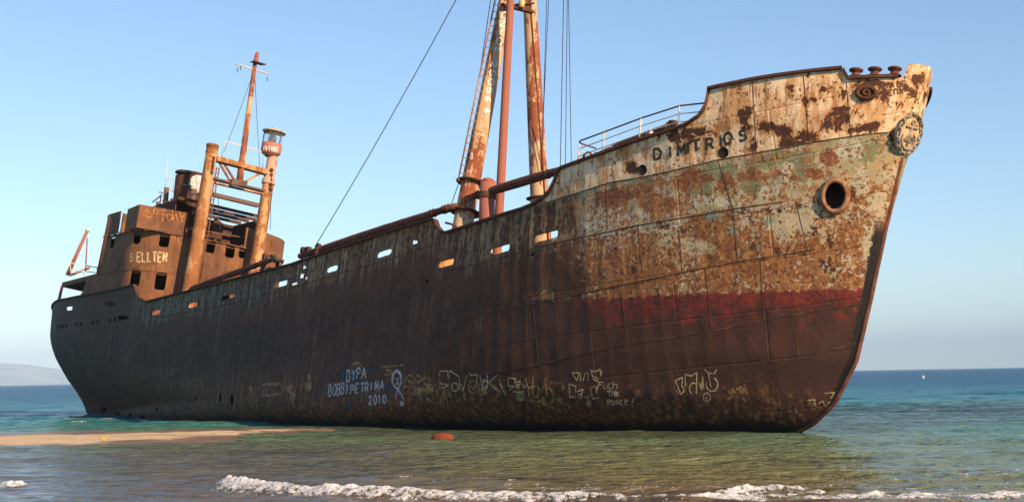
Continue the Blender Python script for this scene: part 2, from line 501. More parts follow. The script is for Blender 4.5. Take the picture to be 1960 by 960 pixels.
    col = n.mix(n.rng(n.math('ADD', dR, cen(n5, .5)), -.03, .03), bot, low)
    col = n.mix(n.rng(n.math('ADD', dB, n.math('MULTIPLY', jag, .10)), -.02, .03), col, band)
    col = n.mix(n.rng(n.math('ADD', dA, n.math('MULTIPLY', jag, .10)), -.02, .03), col, white)
    # black topsides amidships and aft
    blk = n.ramp(n.math('ADD', n.math('MULTIPLY', n2, .6), n.math('MULTIPLY', st, .4)), [(.36, (.042, .018, .010)), (.52, (.070, .029, .0145)), (.66, (.125, .048, .020))])
    blk = n.mix(n.math('MULTIPLY', n.rng(n.math('ADD', n3, cen(n1, 1.0)), .56, .70), .7), blk, (.14, .056, .027))
    blk = n.mix(n.math('MULTIPLY', n.rng(n.math('ADD', n.math('ADD', bw, cen(n2, 1.8)), cen(st2, 1.8)), -1.7, -.2), .55), blk, (.14, .056, .026))
    blk = n.mix(n.math('MULTIPLY', n.rng(n.math('ADD', st2, cen(n1, .6)), .60, .68), .35), blk, (.17, .13, .09))
    dm = n.rng(n.math('ADD', n.math('ADD', dk, cen(n2, 2.2)), cen(n3, 1.8)), -.15, .35)
    col = n.mix(dm, col, blk)
    # streaked bulwark strake
    cream = n.mix(aft, n.mix(n.rng(n2, .4, .6), (.38, .27, .145), (.25, .155, .075)), n.mix(n.rng(n2, .4, .6), (.24, .25, .17), (.19, .18, .115)))
    sb = n.math('ADD', n.math('MULTIPLY', st2, .65), n.math('MULTIPLY', n3, .35))
    strk = n.mix(n.rng(sb, .46, .58), n.mix(n.rng(n3, .4, .6), (.06, .027, .015), (.17, .072, .028)), cream)
    bm_ = n.rng(n.math('ADD', n.math('ADD', bw, cen(st2, 2.2)), cen(n2, 1.6)), -.25, .45)
    bm_ = n.math('MULTIPLY', bm_, n.attr('bulwark_zone'))
    col = n.mix(bm_, col, strk)
    # orange-brown rust band and wet black foot along the water
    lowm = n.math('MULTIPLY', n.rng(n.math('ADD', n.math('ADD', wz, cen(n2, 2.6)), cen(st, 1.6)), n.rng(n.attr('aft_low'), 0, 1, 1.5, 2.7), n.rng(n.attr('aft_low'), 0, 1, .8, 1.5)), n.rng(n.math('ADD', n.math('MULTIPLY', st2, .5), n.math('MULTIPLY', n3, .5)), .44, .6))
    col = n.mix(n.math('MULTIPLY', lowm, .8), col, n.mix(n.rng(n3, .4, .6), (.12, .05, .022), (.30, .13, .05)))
    col = n.mix(n.rng(n.math('ADD', wz, cen(n2, .9)), .42, .12), col, (.017, .012, .010))
    # each shell plate weathers a little differently
    row = n.math('DIVIDE', n.math('ADD', n.attr('bulwark'), 20.0), 1.42); rowf = n.math('FLOOR', row)
    colx = n.math('DIVIDE', n.math('ADD', n.math('ADD', n.sep()[0], 100.0), n.math('MULTIPLY', rowf, 2.63)), 5.6); colf = n.math('FLOOR', colx)
    cmb = n.t.nodes.new('ShaderNodeCombineXYZ'); n.link(rowf, cmb.inputs[0]); n.link(colf, cmb.inputs[1])
    wn_ = n.t.nodes.new('ShaderNodeTexWhiteNoise'); n.link(cmb.outputs[0], wn_.inputs[0])
    tone = n.rng(wn_.outputs[0], 0, 1, .0, .34, False)
    col = n.mix(n.math('MULTIPLY', tone, dm), col, n.mix(n.rng(n3, .4, .6), (.030, .016, .010), (.13, .052, .024)))
    er = n.math('MINIMUM', n.math('FRACT', row), n.math('SUBTRACT', 1.0, n.math('FRACT', row)))
    ec_ = n.math('MINIMUM', n.math('FRACT', colx), n.math('SUBTRACT', 1.0, n.math('FRACT', colx)))
    lap = n.math('MINIMUM', n.rng(er, .004, .03), n.rng(ec_, .001, .007))
    buck = n.noise(.9, 2, .5, stretch=(1.0, 1, .45))
    # black edge along the stem
    sm = n.math('MULTIPLY', n.rng(n.math('ADD', stem, cen(n3, .22)), .25, .20), n.attr('stem_zone'))
    col = n.mix(sm, col, (.018, .015, .014))
    h = n.math('ADD', n.math('ADD', n.math('MULTIPLY', lap, .5), n.math('MULTIPLY', buck, 1.6)), n.math('ADD', n.math('MULTIPLY', n3, .8), n.math('ADD', n.math('MULTIPLY', n4, .5), n.math('MULTIPLY', n.rng(edge, .79, .82), -.9))))
    n.bump(n.math('ADD', h, n.math('MULTIPLY', n5, .7)), .7, .036)
    return n.out(col, n.rng(n3, .3, .7, .62, .9), 0, .3)

M['hull'] = hull_material()

# ------------------------------------------------------------------ the ship
ship = bpy.data.objects.new('cargo_ship', None)
COL.objects.link(ship)
ship.matrix_world = Matrix(((*S_M[0], S_O[0]), (*S_M[1], S_O[1]), (*S_M[2], S_O[2]), (0, 0, 0, 1)))
ship['label'] = 'rusting stranded cargo ship with bipod mast and stern bridge, leaning beside the sandbar'
ship['category'] = 'ship'

# freeing ports: photo centre, width (m)
PORTS = [(298, 599, 1.2), (370, 584, 1.3), (435, 571, 1.5), (536, 549, 1.3), (635, 518, .95), (735, 488, 1.15),
         (853, 508, 1.1), (955, 481, 1.2), (1044, 457, 1.25)]
cport = []
for u, v, w in PORTS:
    x = hullpt(u, v)[0]; cport.append((x - w * .45, x + w * .45))
cols = [np.arange(-50, -10, .16), np.arange(-10, 3.4, .055)]
k = np.linspace(0, 1, 26); cols.append(4.3 - .9 * (1 - k) ** 2)
k = np.linspace(0, 1, 110); cols.append(-64.5 + 14.5 * k ** 1.7)
for a, b in cport: cols.append(np.array([a, a + .12, b - .12, b]))
c = np.unique(np.round(np.concatenate(cols), 3))
keep = np.ones(len(c), bool)
fixed = set(np.round(np.array([q for a, b in cport for q in (a, a + .12, b - .12, b)]), 3))
for i in range(1, len(c)):
    if c[i] - c[i - 1] < .02 and c[i] not in fixed and c[i] < 3.4 and c[i] > -60: keep[i] = False
c = c[keep]
zt = solve_c(c, ztop_x); zd = solve_c(c, zdk_x)
zd = np.minimum(zd, zt - .35)
low_w = np.concatenate([np.linspace(0, .25, 12) ** 1.0, np.linspace(.25, 1, 50)[1:]])
ROWS = []
for w in low_w: ROWS.append(-.9 + (zd + .9) * w)
for dz in (.14, .25, .37):
    ROWS.append(zd + np.minimum(dz, (zt - zd) * dz * 1.1))
r3 = ROWS[-1]
for w in np.linspace(0, 1, 34)[1:]: ROWS.append(r3 + (zt - r3) * w)
Z = np.array(ROWS)                                 # rows x cols
nl = len(low_w)
PORT_R = (nl, nl + 2)
for a, b in cport:
    for q in (a, b):
        i = int(np.argmin(np.abs(c - q)))
        Z[nl, i] += .07; Z[nl + 2, i] -= .07
X = xat(c[None, :], Z)
B = half_breadth(X, Z)
dent = (fbm(X * .9, Z * .9, 5, 3) - .5) * .05 - .012 * np.abs(np.sin(np.pi * X / .65)) * sstep(.3, 1.2, np.interp(Z, ZS, XS) - X)
B = np.maximum(B + dent * np.clip(B, 0, 1), 0)
nr, nc = Z.shape
stb = np.stack([X, -B, Z], -1).reshape(-1, 3)
prt = np.stack([X, B, Z], -1).reshape(-1, 3)
uu, vv = s2px(stb)
idx = np.arange(nr * nc).reshape(nr, nc)
fa = np.stack([idx[:-1, :-1], idx[:-1, 1:], idx[1:, 1:], idx[1:, :-1]], -1)
live = np.ones((nr - 1, nc - 1), bool)
cm = (c[:-1] + c[1:]) / 2
for a, b in cport:
    live[PORT_R[0]:PORT_R[1], (cm > a) & (cm < b)] = False
live_p = live.copy()
fu = uu.reshape(nr, nc); fv = vv.reshape(nr, nc)
fcu = (fu[:-1, :-1] + fu[1:, 1:]) / 2; fcv = (fv[:-1, :-1] + fv[1:, 1:]) / 2
# rusted through holes, portholes, the hawse opening: photo centre and half-size
HOLES = [(1598, 374, 20, 28), (133, 590, 6, 4), (212, 582, 9, 3), (236, 608, 10, 4),
         (582, 511, 3, 4), (578, 527, 4, 4), (586, 533, 3, 4), (563, 543, 6, 2.5),
         (793, 464, 5, 5), (422, 760, 3, 7), (444, 764, 3, 11), (375, 762, 2, 4), (300, 783, 2, 3), (819, 540, 3, 3), (1020, 487, 2, 3), (888, 520, 2, 3),
         (1450, 778, 4, 3), (225, 793, 4, 5), (250, 798, 4, 5), (275, 800, 4, 5), (200, 785, 4, 5)]
for u, v, a, b in HOLES:
    live[((fcu - u) / a) ** 2 + ((fcv - v) / b) ** 2 < 1] = False
faces = np.concatenate([fa[live][:, ::-1], fa[live_p] + nr * nc])
# paint boundaries, measured once on the starboard side and given in ship metres
def line_z(pxs):
    a = prof(pxs); return a[:, 0], a[:, 2]
lA = line_z([(1042, 389), (1100, 371), (1164, 350), (1250, 335), (1374, 306), (1440, 294), (1523, 279), (1565, 271), (1665, 256), (1700, 254)])
lB = line_z([(1000, 470), (1058, 459), (1221, 430), (1403, 399), (1499, 385), (1620, 365), (1690, 352)])
lR = line_z([(700, 600), (900, 580), (1170, 571), (1350, 562), (1500, 556), (1655, 553)])
x_, z_ = stb[:, 0], stb[:, 2]
attrs = {}
foreA = sstep(-8.2, -7.4, x_)
attrs['line_a'] = np.where(x_ > -8.6, z_ - np.interp(x_, *lA), -2)
attrs['line_b'] = np.where(x_ > -8.6, z_ - np.interp(x_, *lB), -2)
attrs['boot'] = z_ - np.interp(x_, *lR)
def poly_sd(u, v, pts):
    """signed distance in photo pixels to a closed outline, positive inside"""
    d = np.full(u.shape, 1e9); ins = np.zeros(u.shape, bool)
    m = len(pts)
    for i in range(m):
        (x1, y1), (x2, y2) = pts[i], pts[(i + 1) % m]
        t = np.clip(((u - x1) * (x2 - x1) + (v - y1) * (y2 - y1)) / ((x2 - x1) ** 2 + (y2 - y1) ** 2), 0, 1)
        d = np.minimum(d, np.hypot(u - x1 - t * (x2 - x1), v - y1 - t * (y2 - y1)))
        c_ = ((y1 > v) != (y2 > v))
        with np.errstate(divide='ignore', invalid='ignore'):
            c_ &= u < (x2 - x1) * (v - y1) / (y2 - y1 + 1e-12) + x1
        ins ^= c_
    return np.where(ins, d, -d)
sd = poly_sd(uu, vv, [(40, 470), (1000, 380), (1050, 470), (1100, 462), (1112, 505), (1150, 545), (1110, 575), (1010, 585), (980, 640), (1060, 720),
                      (1400, 900), (40, 900)])
attrs['black'] = np.clip(sd * .017, -3, 3)
attrs['bulwark'] = z_ - np.interp(x_, DK[:, 0], DK[:, 2]) - np.where(x_ > -13.6, -.1, -.25)
attrs['bulwark_zone'] = (1 - sstep(-6.4, -5.9, x_) * 1.0) * sstep(-42.5, -41.5, x_) * np.where(x_ > -8.3, sstep(-.1, .1, np.interp(x_, *lA) - z_), 1)
attrs['aft'] = 1 - sstep(-27.5, -26.5, x_)
attrs['red_fade'] = -1.1 * (1 - sstep(-9.0, -4.0, x_))
attrs['aft_low'] = 1 - sstep(-15, -10, x_)
attrs['height'] = s2w(stb)[:, 2]
attrs['stem'] = np.interp(z_, ZS, XS) - x_
attrs['stem_zone'] = sstep(.8, 1.5, z_) * (1 - sstep(5.7, 6.3, z_))
def blobs(lst):
    r = np.zeros(len(uu))
    for u, v, a, b, *k in lst:
        an = math.radians(k[0]) if k else 0
        du = (uu - u) * math.cos(an) + (vv - v) * math.sin(an); dv = -(uu - u) * math.sin(an) + (vv - v) * math.cos(an)
        r = np.maximum(r, np.clip(1.25 - .8 * np.sqrt((du / a) ** 2 + (dv / b) ** 2), 0, 1))
    return r
attrs['flake'] = blobs([(1425, 216, 14, 26), (1470, 243, 24, 10), (1500, 250, 30, 12), (1545, 262, 30, 14), (1600, 232, 48, 15, -22),
                        (1626, 212, 18, 10), (1604, 209, 13, 8), (1657, 240, 10, 6), (1678, 238, 9, 8), (1541, 196, 7, 13), (1558, 190, 8, 6), (1575, 171, 9, 6), (1515, 171, 6, 5),
                        (1614, 178, 5, 10), (1750, 152, 7, 10), (1748, 177, 10, 12), (1722, 200, 8, 6), (1690, 182, 9, 14), (1680, 160, 26, 8), (1730, 165, 12, 8), (1764, 152, 5, 8),
                        (1445, 279, 8, 14), (1300, 262, 30, 12), (1210, 320, 12, 10), (1330, 250, 40, 8), (1645, 248, 28, 7), (1520, 275, 30, 8),
                        (1420, 408, 28, 16), (1478, 402, 20, 10), (1300, 440, 26, 12), (1560, 440, 10, 22), (1628, 372, 18, 12), (1588, 520, 10, 36), (1575, 505, 12, 14), (1275, 430, 18, 9),
                        (1480, 480, 45, 9, -8), (1215, 515, 7, 14), (1125, 440, 40, 8), (1440, 470, 30, 8), (1620, 470, 10, 8), (1590, 460, 8, 20), (1705, 275, 8, 28), (1660, 175, 26, 17)])
attrs['patch_red'] = blobs([(1180, 376, 60, 20, -12), (1262, 392, 42, 18), (1320, 345, 40, 18, -12), (1075, 420, 16, 24), (1440, 338, 30, 12), (1500, 335, 26, 16), (1590, 305, 18, 14), (1230, 370, 40, 16), (1620, 290, 14, 10),
                            (1560, 330, 30, 12), (1385, 350, 14, 26)])
attrs['patch_green'] = blobs([(1380, 328, 36, 18), (1340, 352, 22, 26), (1240, 352, 30, 10), (1450, 315, 50, 14, -10), (1445, 352, 38, 16), (1520, 300, 44, 16), (1545, 330, 30, 20), (1670, 285, 22, 14), (1655, 300, 22, 10),
                              (1372, 412, 22, 12), (1470, 420, 14, 8), (1400, 440, 12, 8)])
attrs['patch_pale'] = blobs([(1250, 418, 46, 14), (1130, 425, 38, 22, -10), (1345, 385, 26, 12), (1390, 385, 40, 12), (1470, 370, 40, 14, -10), (1500, 330, 14, 28, 20), (1610, 285, 16, 26), (1640, 285, 14, 24), (1278, 340, 9, 8), (1650, 345, 20, 26),
                             (1680, 390, 14, 30), (1495, 430, 20, 28), (1540, 420, 12, 30), (1340, 470, 30, 16), (1620, 500, 14, 18), (1660, 470, 14, 30)])
at2 = {k_: np.concatenate([v_, v_]) for k_, v_ in attrs.items()}
hull = mesh_np('hull', np.concatenate([stb, prt]), faces, M['hull'], ship, True, at2)
me = hull.data
bm = bmesh.new(); bm.from_mesh(me)
bmesh.ops.remove_doubles(bm, verts=bm.verts, dist=2e-4)
loose = [v for v in bm.verts if not v.link_faces]
bmesh.ops.delete(bm, geom=loose, context='VERTS')
bmesh.ops.recalc_face_normals(bm, faces=bm.faces)
bm.to_mesh(me)
HB = BVHTree.FromBMesh(bm)
bm.free()
sol = hull.modifiers.new('plate', 'SOLIDIFY'); sol.thickness = .035; sol.offset = -1

def cast(tree, u, v):
    """first point of a built surface on the sight line, ship metres, with its outward normal"""
    r = S_M.T @ ray(u, v); r = r / np.linalg.norm(r)
    loc, nrm, _, _ = tree.ray_cast(Vector(S_C), Vector(r))
    if loc is None: return None, None
    loc = np.array(loc); nrm = np.array(nrm)
    if nrm @ r > 0: nrm = -nrm
    return loc, nrm

def tree_of(o):
    b = bmesh.new(); b.from_mesh(o.data); t = BVHTree.FromBMesh(b); b.free(); return t

def resample(pts, step):
    out = [np.array(pts[0], float)]
    for a, b in zip(pts[:-1], pts[1:]):
        a = np.array(a, float); b = np.array(b, float); L = np.hypot(*(b - a)); m = max(1, int(math.ceil(L / step)))
        for i in range(1, m + 1): out.append(a + (b - a) * i / m)
    return out

def stroke(mb, tree, pts, width, off=.006, step=3.0, relief=0.0):
    """a painted line (or raised seam) lying on a built surface"""
    P3 = []; Nn = []
    for q in resample(pts, step):
        l, nn = cast(tree, *q)
        if l is None: continue
        if P3 and np.linalg.norm(l - P3[-1]) > 1.2:
            continue
        P3.append(l); Nn.append(nn)
    if len(P3) < 2: return
    vs = []; fs = []
    for i, (l, nn) in enumerate(zip(P3, Nn)):
        d = P3[min(i + 1, len(P3) - 1)] - P3[max(i - 1, 0)]; d /= np.linalg.norm(d) + 1e-9
        s = np.cross(nn, d); s /= np.linalg.norm(s) + 1e-9
        w = width / 2
        if relief:
            vs += [l - s * w - nn * .01, l - s * w * .6 + nn * relief, l + s * w * .6 + nn * relief, l + s * w - nn * .01]
        else:
            vs += [l - s * w + nn * off, l + s * w + nn * off]
    kk = 4 if relief else 2
    for i in range(len(P3) - 1):
        for j in range(kk - 1):
            a = i * kk + j; fs.append((a, a + 1, a + 1 + kk, a + kk))
    mb.add(vs, fs)

def blot(mb, tree, u, v, ru, rv, off=.006, seed=0):
    """a painted spot"""
    c0, n0 = cast(tree, u, v)
    if c0 is None: return
    vs = [c0 + n0 * off]; m = 14
    for i in range(m):
        a = 2 * math.pi * i / m; k_ = .75 + .5 * random.random()
        l, nn = cast(tree, u + ru * k_ * math.cos(a), v + rv * k_ * math.sin(a))
        vs.append((l if l is not None else c0) + n0 * off)
    mb.add(vs, [(0, 1 + i, 1 + (i + 1) % m) for i in range(m)])

# stroke alphabet on a unit cell (x right, y up)
def arc(cx, cy, rx, ry, a0, a1, n=10):
    return [(cx + rx * math.cos(math.radians(a0 + (a1 - a0) * i / n)), cy + ry * math.sin(math.radians(a0 + (a1 - a0) * i / n))) for i in range(n + 1)]
GL = {
 'A': [[(0, 0), (.4, 1), (.8, 0)], [(.15, .4), (.65, .4)]], 'B': [[(0, 0), (0, 1), (.5, .95), (.62, .75), (.45, .55), (0, .5)], [(.45, .55), (.72, .3), (.5, .02), (0, 0)]],
 'C': [arc(.45, .5, .42, .5, 50, 310)], 'D': [[(0, 0), (0, 1), (.4, .95), (.72, .5), (.4, .05), (0, 0)]], 'E': [[(.65, 1), (0, 1), (0, 0), (.65, 0)], [(0, .5), (.5, .5)]],
 'F': [[(.65, 1), (0, 1), (0, 0)], [(0, .5), (.5, .5)]], 'G': [arc(.45, .5, .42, .5, 50, 350) + [(.5, .45)]], 'H': [[(0, 0), (0, 1)], [(.7, 0), (.7, 1)], [(0, .5), (.7, .5)]],
 'I': [[(.2, 0), (.2, 1)]], 'K': [[(0, 0), (0, 1)], [(.65, 1), (0, .45), (.7, 0)]], 'L': [[(0, 1), (0, 0), (.6, 0)]], 'M': [[(0, 0), (.05, 1), (.4, .3), (.75, 1), (.8, 0)]],
 'N': [[(0, 0), (0, 1), (.65, 0), (.65, 1)]], 'O': [arc(.4, .5, .38, .5, 90, 450, 14)], 'P': [[(0, 0), (0, 1), (.5, .95), (.62, .72), (.45, .5), (0, .48)]],
 'R': [[(0, 0), (0, 1), (.5, .95), (.62, .72), (.45, .5), (0, .48)], [(.3, .48), (.68, 0)]], 'S': [[(.62, .85), (.35, 1), (.05, .8), (.15, .58), (.55, .42), (.62, .18), (.32, 0), (0, .15)]],
 'T': [[(0, 1), (.75, 1)], [(.37, 1), (.37, 0)]], 'U': [[(0, 1), (0, .25), (.3, 0), (.62, .25), (.62, 1)]], 'V': [[(0, 1), (.35, 0), (.7, 1)]], 'Y': [[(0, 1), (.35, .5), (.7, 1)], [(.35, .5), (.3, 0)]],
 '0': [arc(.35, .5, .32, .5, 90, 450, 14)], '1': [[(.15, .8), (.3, 1), (.3, 0)]], '2': [[(.02, .78), (.25, 1), (.55, .82), (.5, .55), (0, 0), (.65, 0)]], '5': [[(.6, 1), (.1, 1), (.05, .55), (.45, .6), (.6, .3), (.4, 0), (0, .08)]],
 '6': [[(.5, 1), (.12, .6), (.05, .25), (.3, 0), (.58, .25), (.35, .5), (.08, .3)]], '8': [arc(.32, .75, .24, .25, -90, 270, 12), arc(.32, .25, .3, .25, 90, 450, 12)],
 'Γ': [[(0, 0), (0, 1), (.6, 1)]], 'Π': [[(0, 0), (0, 1), (.7, 1), (.7, 0)]], 'Λ': [[(0, 0), (.35, 1), (.7, 0)]], '!': [[(.2, 1), (.15, .3)], [(.13, .08), (.12, 0)]],
 '&': [[(.6, 0), (.1, .75), (.25, 1), (.42, .8), (.05, .3), (.25, 0), (.6, .4)]], 't': [[(.3, .95), (.25, .1), (.5, .05)], [(0, .6), (.6, .65)]],
}
def write(mb, tree, text, p0, adv, upv, width, off=.006, jit=.04, step=2.0, skip=()):
    """hand-painted text: p0 start, adv pixels per letter cell, upv letter height vector (photo measures)"""
    p0 = np.array(p0, float); adv = np.array(adv, float); upv = np.array(upv, float)
    for i, ch in enumerate(text):
        if ch == ' ' or i in skip: continue
        j = np.array([random.uniform(-jit, jit), random.uniform(-jit, jit)])
        for s in GL[ch]:
            pts = [p0 + adv * (i + (x + j[0]) * 1.0) + upv * (y + j[1]) for x, y in s]
            stroke(mb, tree, pts, width, off, step)

# ------------------------------------------------------------------ hull fittings
# plate seams and butts as raised laps
mb = MB()
LA_PX = [(1042, 389), (1100, 371), (1164, 350), (1250, 335), (1374, 306), (1440, 294), (1523, 279), (1565, 271), (1665, 256), (1700, 254)]
SEAMS = [LA_PX, [(860, 518), (955, 494), (1060, 465), (1221, 431), (1403, 400), (1499, 386)],
         [(1560, 477), (1499, 488), (1403, 502), (1250, 533), (1120, 560), (930, 598), (790, 630), (600, 668), (400, 705), (250, 735)],
         [(1653, 580), (1500, 605), (1365, 633), (1190, 660), (1040, 695), (900, 720), (740, 742), (630, 762), (450, 785)],
         [(1638, 655), (1525, 690), (1415, 735), (1330, 762)],
         [(300, 608), (435, 582), (545, 554), (735, 499), (843, 464)], [(100, 604), (145, 598), (200, 590), (256, 579)], [(100, 672), (255, 668), (420, 655), (600, 620), (800, 570), (1000, 525), (1100, 505)]]
for s in SEAMS: stroke(mb, HB, s, .045, step=6, relief=.012)
BUTTS = [[(1374, 306), (1403, 399)], [(1403, 399), (1412, 496)], [(1096, 375), (1106, 459)], [(1523, 385), (1546, 480)], [(1350, 514), (1362, 632)], [(1020, 585), (1030, 690)],
         [(1515, 612), (1530, 688)], [(1600, 560), (1612, 588)], [(1300, 446), (1306, 520)], [(1221, 431), (1230, 520)], [(1190, 560), (1200, 655)], [(1455, 500), (1462, 610)], [(1160, 352), (1163, 440)],
         [(820, 570), (822, 700)], [(640, 615), (640, 740)], [(450, 655), (450, 760)], [(280, 668), (285, 780)], [(1440, 155), (1448, 292)], [(1538, 145), (1548, 272)], [(1620, 158), (1628, 262)]]
for s in BUTTS: stroke(mb, HB, s, .03, step=6, relief=.008)
SEAM_OBJ = mb.build('plate_seam', M['seam'], ship)
# stem bar
mb = MB()
zz = np.linspace(-.6, 8.0, 50)
pts = [(np.interp(z, ZS, XS) - .05, 0, z) for z in zz]
mb.tube(pts, .075, 8)
mb.build('stem_bar', M['boom'], ship)

# cap rails along the bulwark edge, both sides
def cap(sel, w, h, name, mat, inset=0.0):
    for sgn in (-1, 1):
        pts = []; side = []
        for x in sel:
            z = float(ztop_x(x)); b = float(half_breadth(x, z)); pts.append((x, sgn * (b - inset), z + .004)); side.append((0, 1, 0))
        d = np.gradient(np.array(pts), axis=0)
        side = [np.array((-q[1], q[0], 0)) / (math.hypot(q[0], q[1]) + 1e-9) for q in d]
        MB().rectsweep(pts, side, w, h).build(name, mat, ship)
xt = TOP[:, 0]
def seg(a, b, m=60):
    xs_ = np.linspace(a, b, m)
    return np.unique(np.concatenate([xs_, xt[(xt > a) & (xt < b)]]))
x262 = hullpt(258, 546)[0]
cap(seg(-62.9, x262, 60), .16, .06, 'cap_rail', M['darkrust'])
x828 = hullpt(829, 421)[0]; x1612 = hullpt(1612, 133)[0]
cap(seg(x262 + .02, x828, 80), .2, .07, 'cap_rail', M['darkrust'])
cap(seg(x828 + .02, x1612, 160), .2, .08, 'cap_rail', M['darkrust'])
cap(seg(x1612 + .02, 3.55, 60), .2, .09, 'cap_rail', M['darkrust'])

# decks
def deck(name, x0, x1, zf, m=60, inset=.06):
    vs = []; fs = []
    xs_ = np.linspace(x0, x1, m)
    for x in xs_:
        z = zf(x); b = max(float(half_breadth(x, z)) - inset, .01)
        for k_ in range(9):
            t = -1 + 2 * k_ / 8
            vs.append((x, b * t, z + .12 * (1 - t * t)))
    for i in range(m - 1):
        for k_ in range(8):
            a = i * 9 + k_; fs.append((a, a + 1, a + 10, a + 9))
    mb = MB(); mb.add(vs, fs, True)
    o = mb.build(name, M['deck'], ship)
    s = o.modifiers.new('t', 'SOLIDIFY'); s.thickness = .05; s.offset = -1
    return o
xbreak = hullpt(834, 490)[0]
xq = hullpt(261, 590)[0]
deck('poop_deck', -62.8, xq, lambda x: float(zdk_x(min(x, xq - .1))) + .02, 40)
deck('quarter_deck', xq, xbreak, lambda x: float(zdk_x(np.clip(x, xq + .25, xbreak - .3))) + .02)
deck('well_deck', xbreak, -7.0, lambda x: float(zdk_x(max(x, xbreak + .4))) + .02)
FCZ = lambda x: float(np.interp(x, [-9, hullpt(1075, 324)[0], hullpt(1230, 268)[0], hullpt(1318, 239)[0], 3.6], [8.1, hullpt(1075, 324)[2] - .05, hullpt(1230, 268)[2] - .05, hullpt(1318, 239)[2] - .05, 9.15]))
xfc = hullpt(1066, 340)[0]
deck('forecastle_deck', xfc, 3.3, FCZ)
def bulkhead(name, x, z0, z1, mat):
    b0 = float(half_breadth(x, z0)) - .08; b1 = float(half_breadth(x, z1)) - .08
    MB().plate([(x, -b0, z0), (x, b0, z0), (x, b1, z1), (x, -b1, z1)], (1, 0, 0), .05).build(name, mat, ship)
bulkhead('forecastle_bulkhead', xfc + .1, 5.0, FCZ(xfc) - .03, M['white'])
bulkhead('quarterdeck_bulkhead', xbreak, 4.8, float(zdk_x(xbreak - .4)), M['post'])
bulkhead('poop_bulkhead', xq, 4.6, float(zdk_x(xq - .2)), M['house'])

# hatch coamings with closed tops
for x0, x1 in ((-39.0, -30.0), (-27.5, -20.5)):
    z0 = float(zdk_x((x0 + x1) / 2))
    h = MB().box(((x0 + x1) / 2, 0, z0 + .5), (x1 - x0, 5.0, .9)).build('hatch_coaming', M['brown'], ship)
    cv = MB()
    for i in range(9):
        xx = x0 + (i + .5) * (x1 - x0) / 9
        cv.box((xx, 0, z0 + 1.0), ((x1 - x0) / 9 - .05, 5.1, .07))
    cv.build('hatch_cover', M['deck'], h)

# hawse pipe
pc, pn = cast(HB, 1598, 336)
l2, n2_ = cast(HB, 1598, 414)
pc = (pc + l2) / 2; pn = (pn + n2_); pn /= np.linalg.norm(pn)
e1 = np.cross((0, 0, 1), pn); e1 /= np.linalg.norm(e1); e2 = np.cross(pn, e1)
hw = MB()
prev = None
for (rx, rz, d) in ((.30, .40, -.25), (.285, .385, .0), (.29, .39, .10), (.33, .43, .15), (.38, .48, .14), (.43, .53, .08), (.45, .55, 0), (.46, .56, -.05)):
    ring = [pc + pn * d + e1 * rx * math.cos(2 * math.pi * i / 32) + e2 * rz * math.sin(2 * math.pi * i / 32) for i in range(32)]
    if prev is not None:
        hw.add(prev + ring, [(i, (i + 1) % 32, 32 + (i + 1) % 32, 32 + i) for i in range(32)], True)
    prev = ring
hawse = hw.build('hawse_pipe', rust_mat('hawse_rust', (.32, .18, .10), .56, (.09, .04, .022), (.20, .09, .04), (.32, .15, .065), 3, .3), ship)
b_ = MB()
ring0 = [pc - pn * .24 + e1 * .30 * math.cos(2 * math.pi * i / 24) + e2 * .40 * math.sin(2 * math.pi * i / 24) for i in range(24)]
ring1 = [pc - pn * 1.0 + np.array((0, 0, .6)) + e1 * .28 * math.cos(2 * math.pi * i / 24) + e2 * .38 * math.sin(2 * math.pi * i / 24) for i in range(24)]
b_.add(ring0 + ring1 + [np.mean(ring1, 0)], [(i, (i + 1) % 24, 24 + (i + 1) % 24, 24 + i) for i in range(24)] + [(24 + i, 24 + (i + 1) % 24, 48) for i in range(24)], True)
b_.build('bore', M['darkrust'], hawse)

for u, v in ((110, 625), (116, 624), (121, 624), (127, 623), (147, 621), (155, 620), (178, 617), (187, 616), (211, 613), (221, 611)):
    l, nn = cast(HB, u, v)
    MB().lathe(l + nn * .012, nn, [(.12, -.03), (.12, .012), (.10, .014), (.09, -.004), (.01, -.006)], 14).build('porthole', M['black'], ship)  # black disc on uncut plating, coloured as the dark inside
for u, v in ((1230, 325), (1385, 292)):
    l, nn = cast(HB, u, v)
    MB().lathe(l + nn * .012, nn, [(.165, -.03), (.165, .004), (.15, .008), (.145, -.002), (.01, -.004)], 22).build('scupper_hole', M['black'], ship)  # no hole is cut: the black disc paints its dark inside
# closed chock near the bow
cc, cn = cast(HB, 1658, 178)
e1 = np.cross((0, 0, 1), cn); e1 /= np.linalg.norm(e1); e2 = np.cross(cn, e1)
ch = MB()
ch.torus(cc + cn * .05, e1, e2, .26, .16, .07, 28, 8)
chk = ch.build('chock', M['darkrust'], ship)
k2 = MB().lathe(cc + cn * .01, cn, [(0.01, .08), (.11, .07), (.16, .02), (.17, -.04)], 18)
k2.torus(cc + cn * .1, e1, e2, .09, .07, .035, 14, 6)
k2.build('plug', M['boom'], chk)

# fairlead rollers standing on the cut-down bulwark
for u, v in ((1633, 150), (1669, 148), (1707, 147)):
    b = hullpt(u, 152); z = float(ztop_x(b[0])) + .09
    p = (b[0], b[1] + .10, z)
    MB().lathe(p, (0, 0, 1), [(.20, 0), (.20, .03), (.13, .06), (.12, .14), (.13, .17), (.20, .19), (.21, .23), (.17, .26), (.03, .28)], 20).build('fairlead_roller', M['boom'], ship)

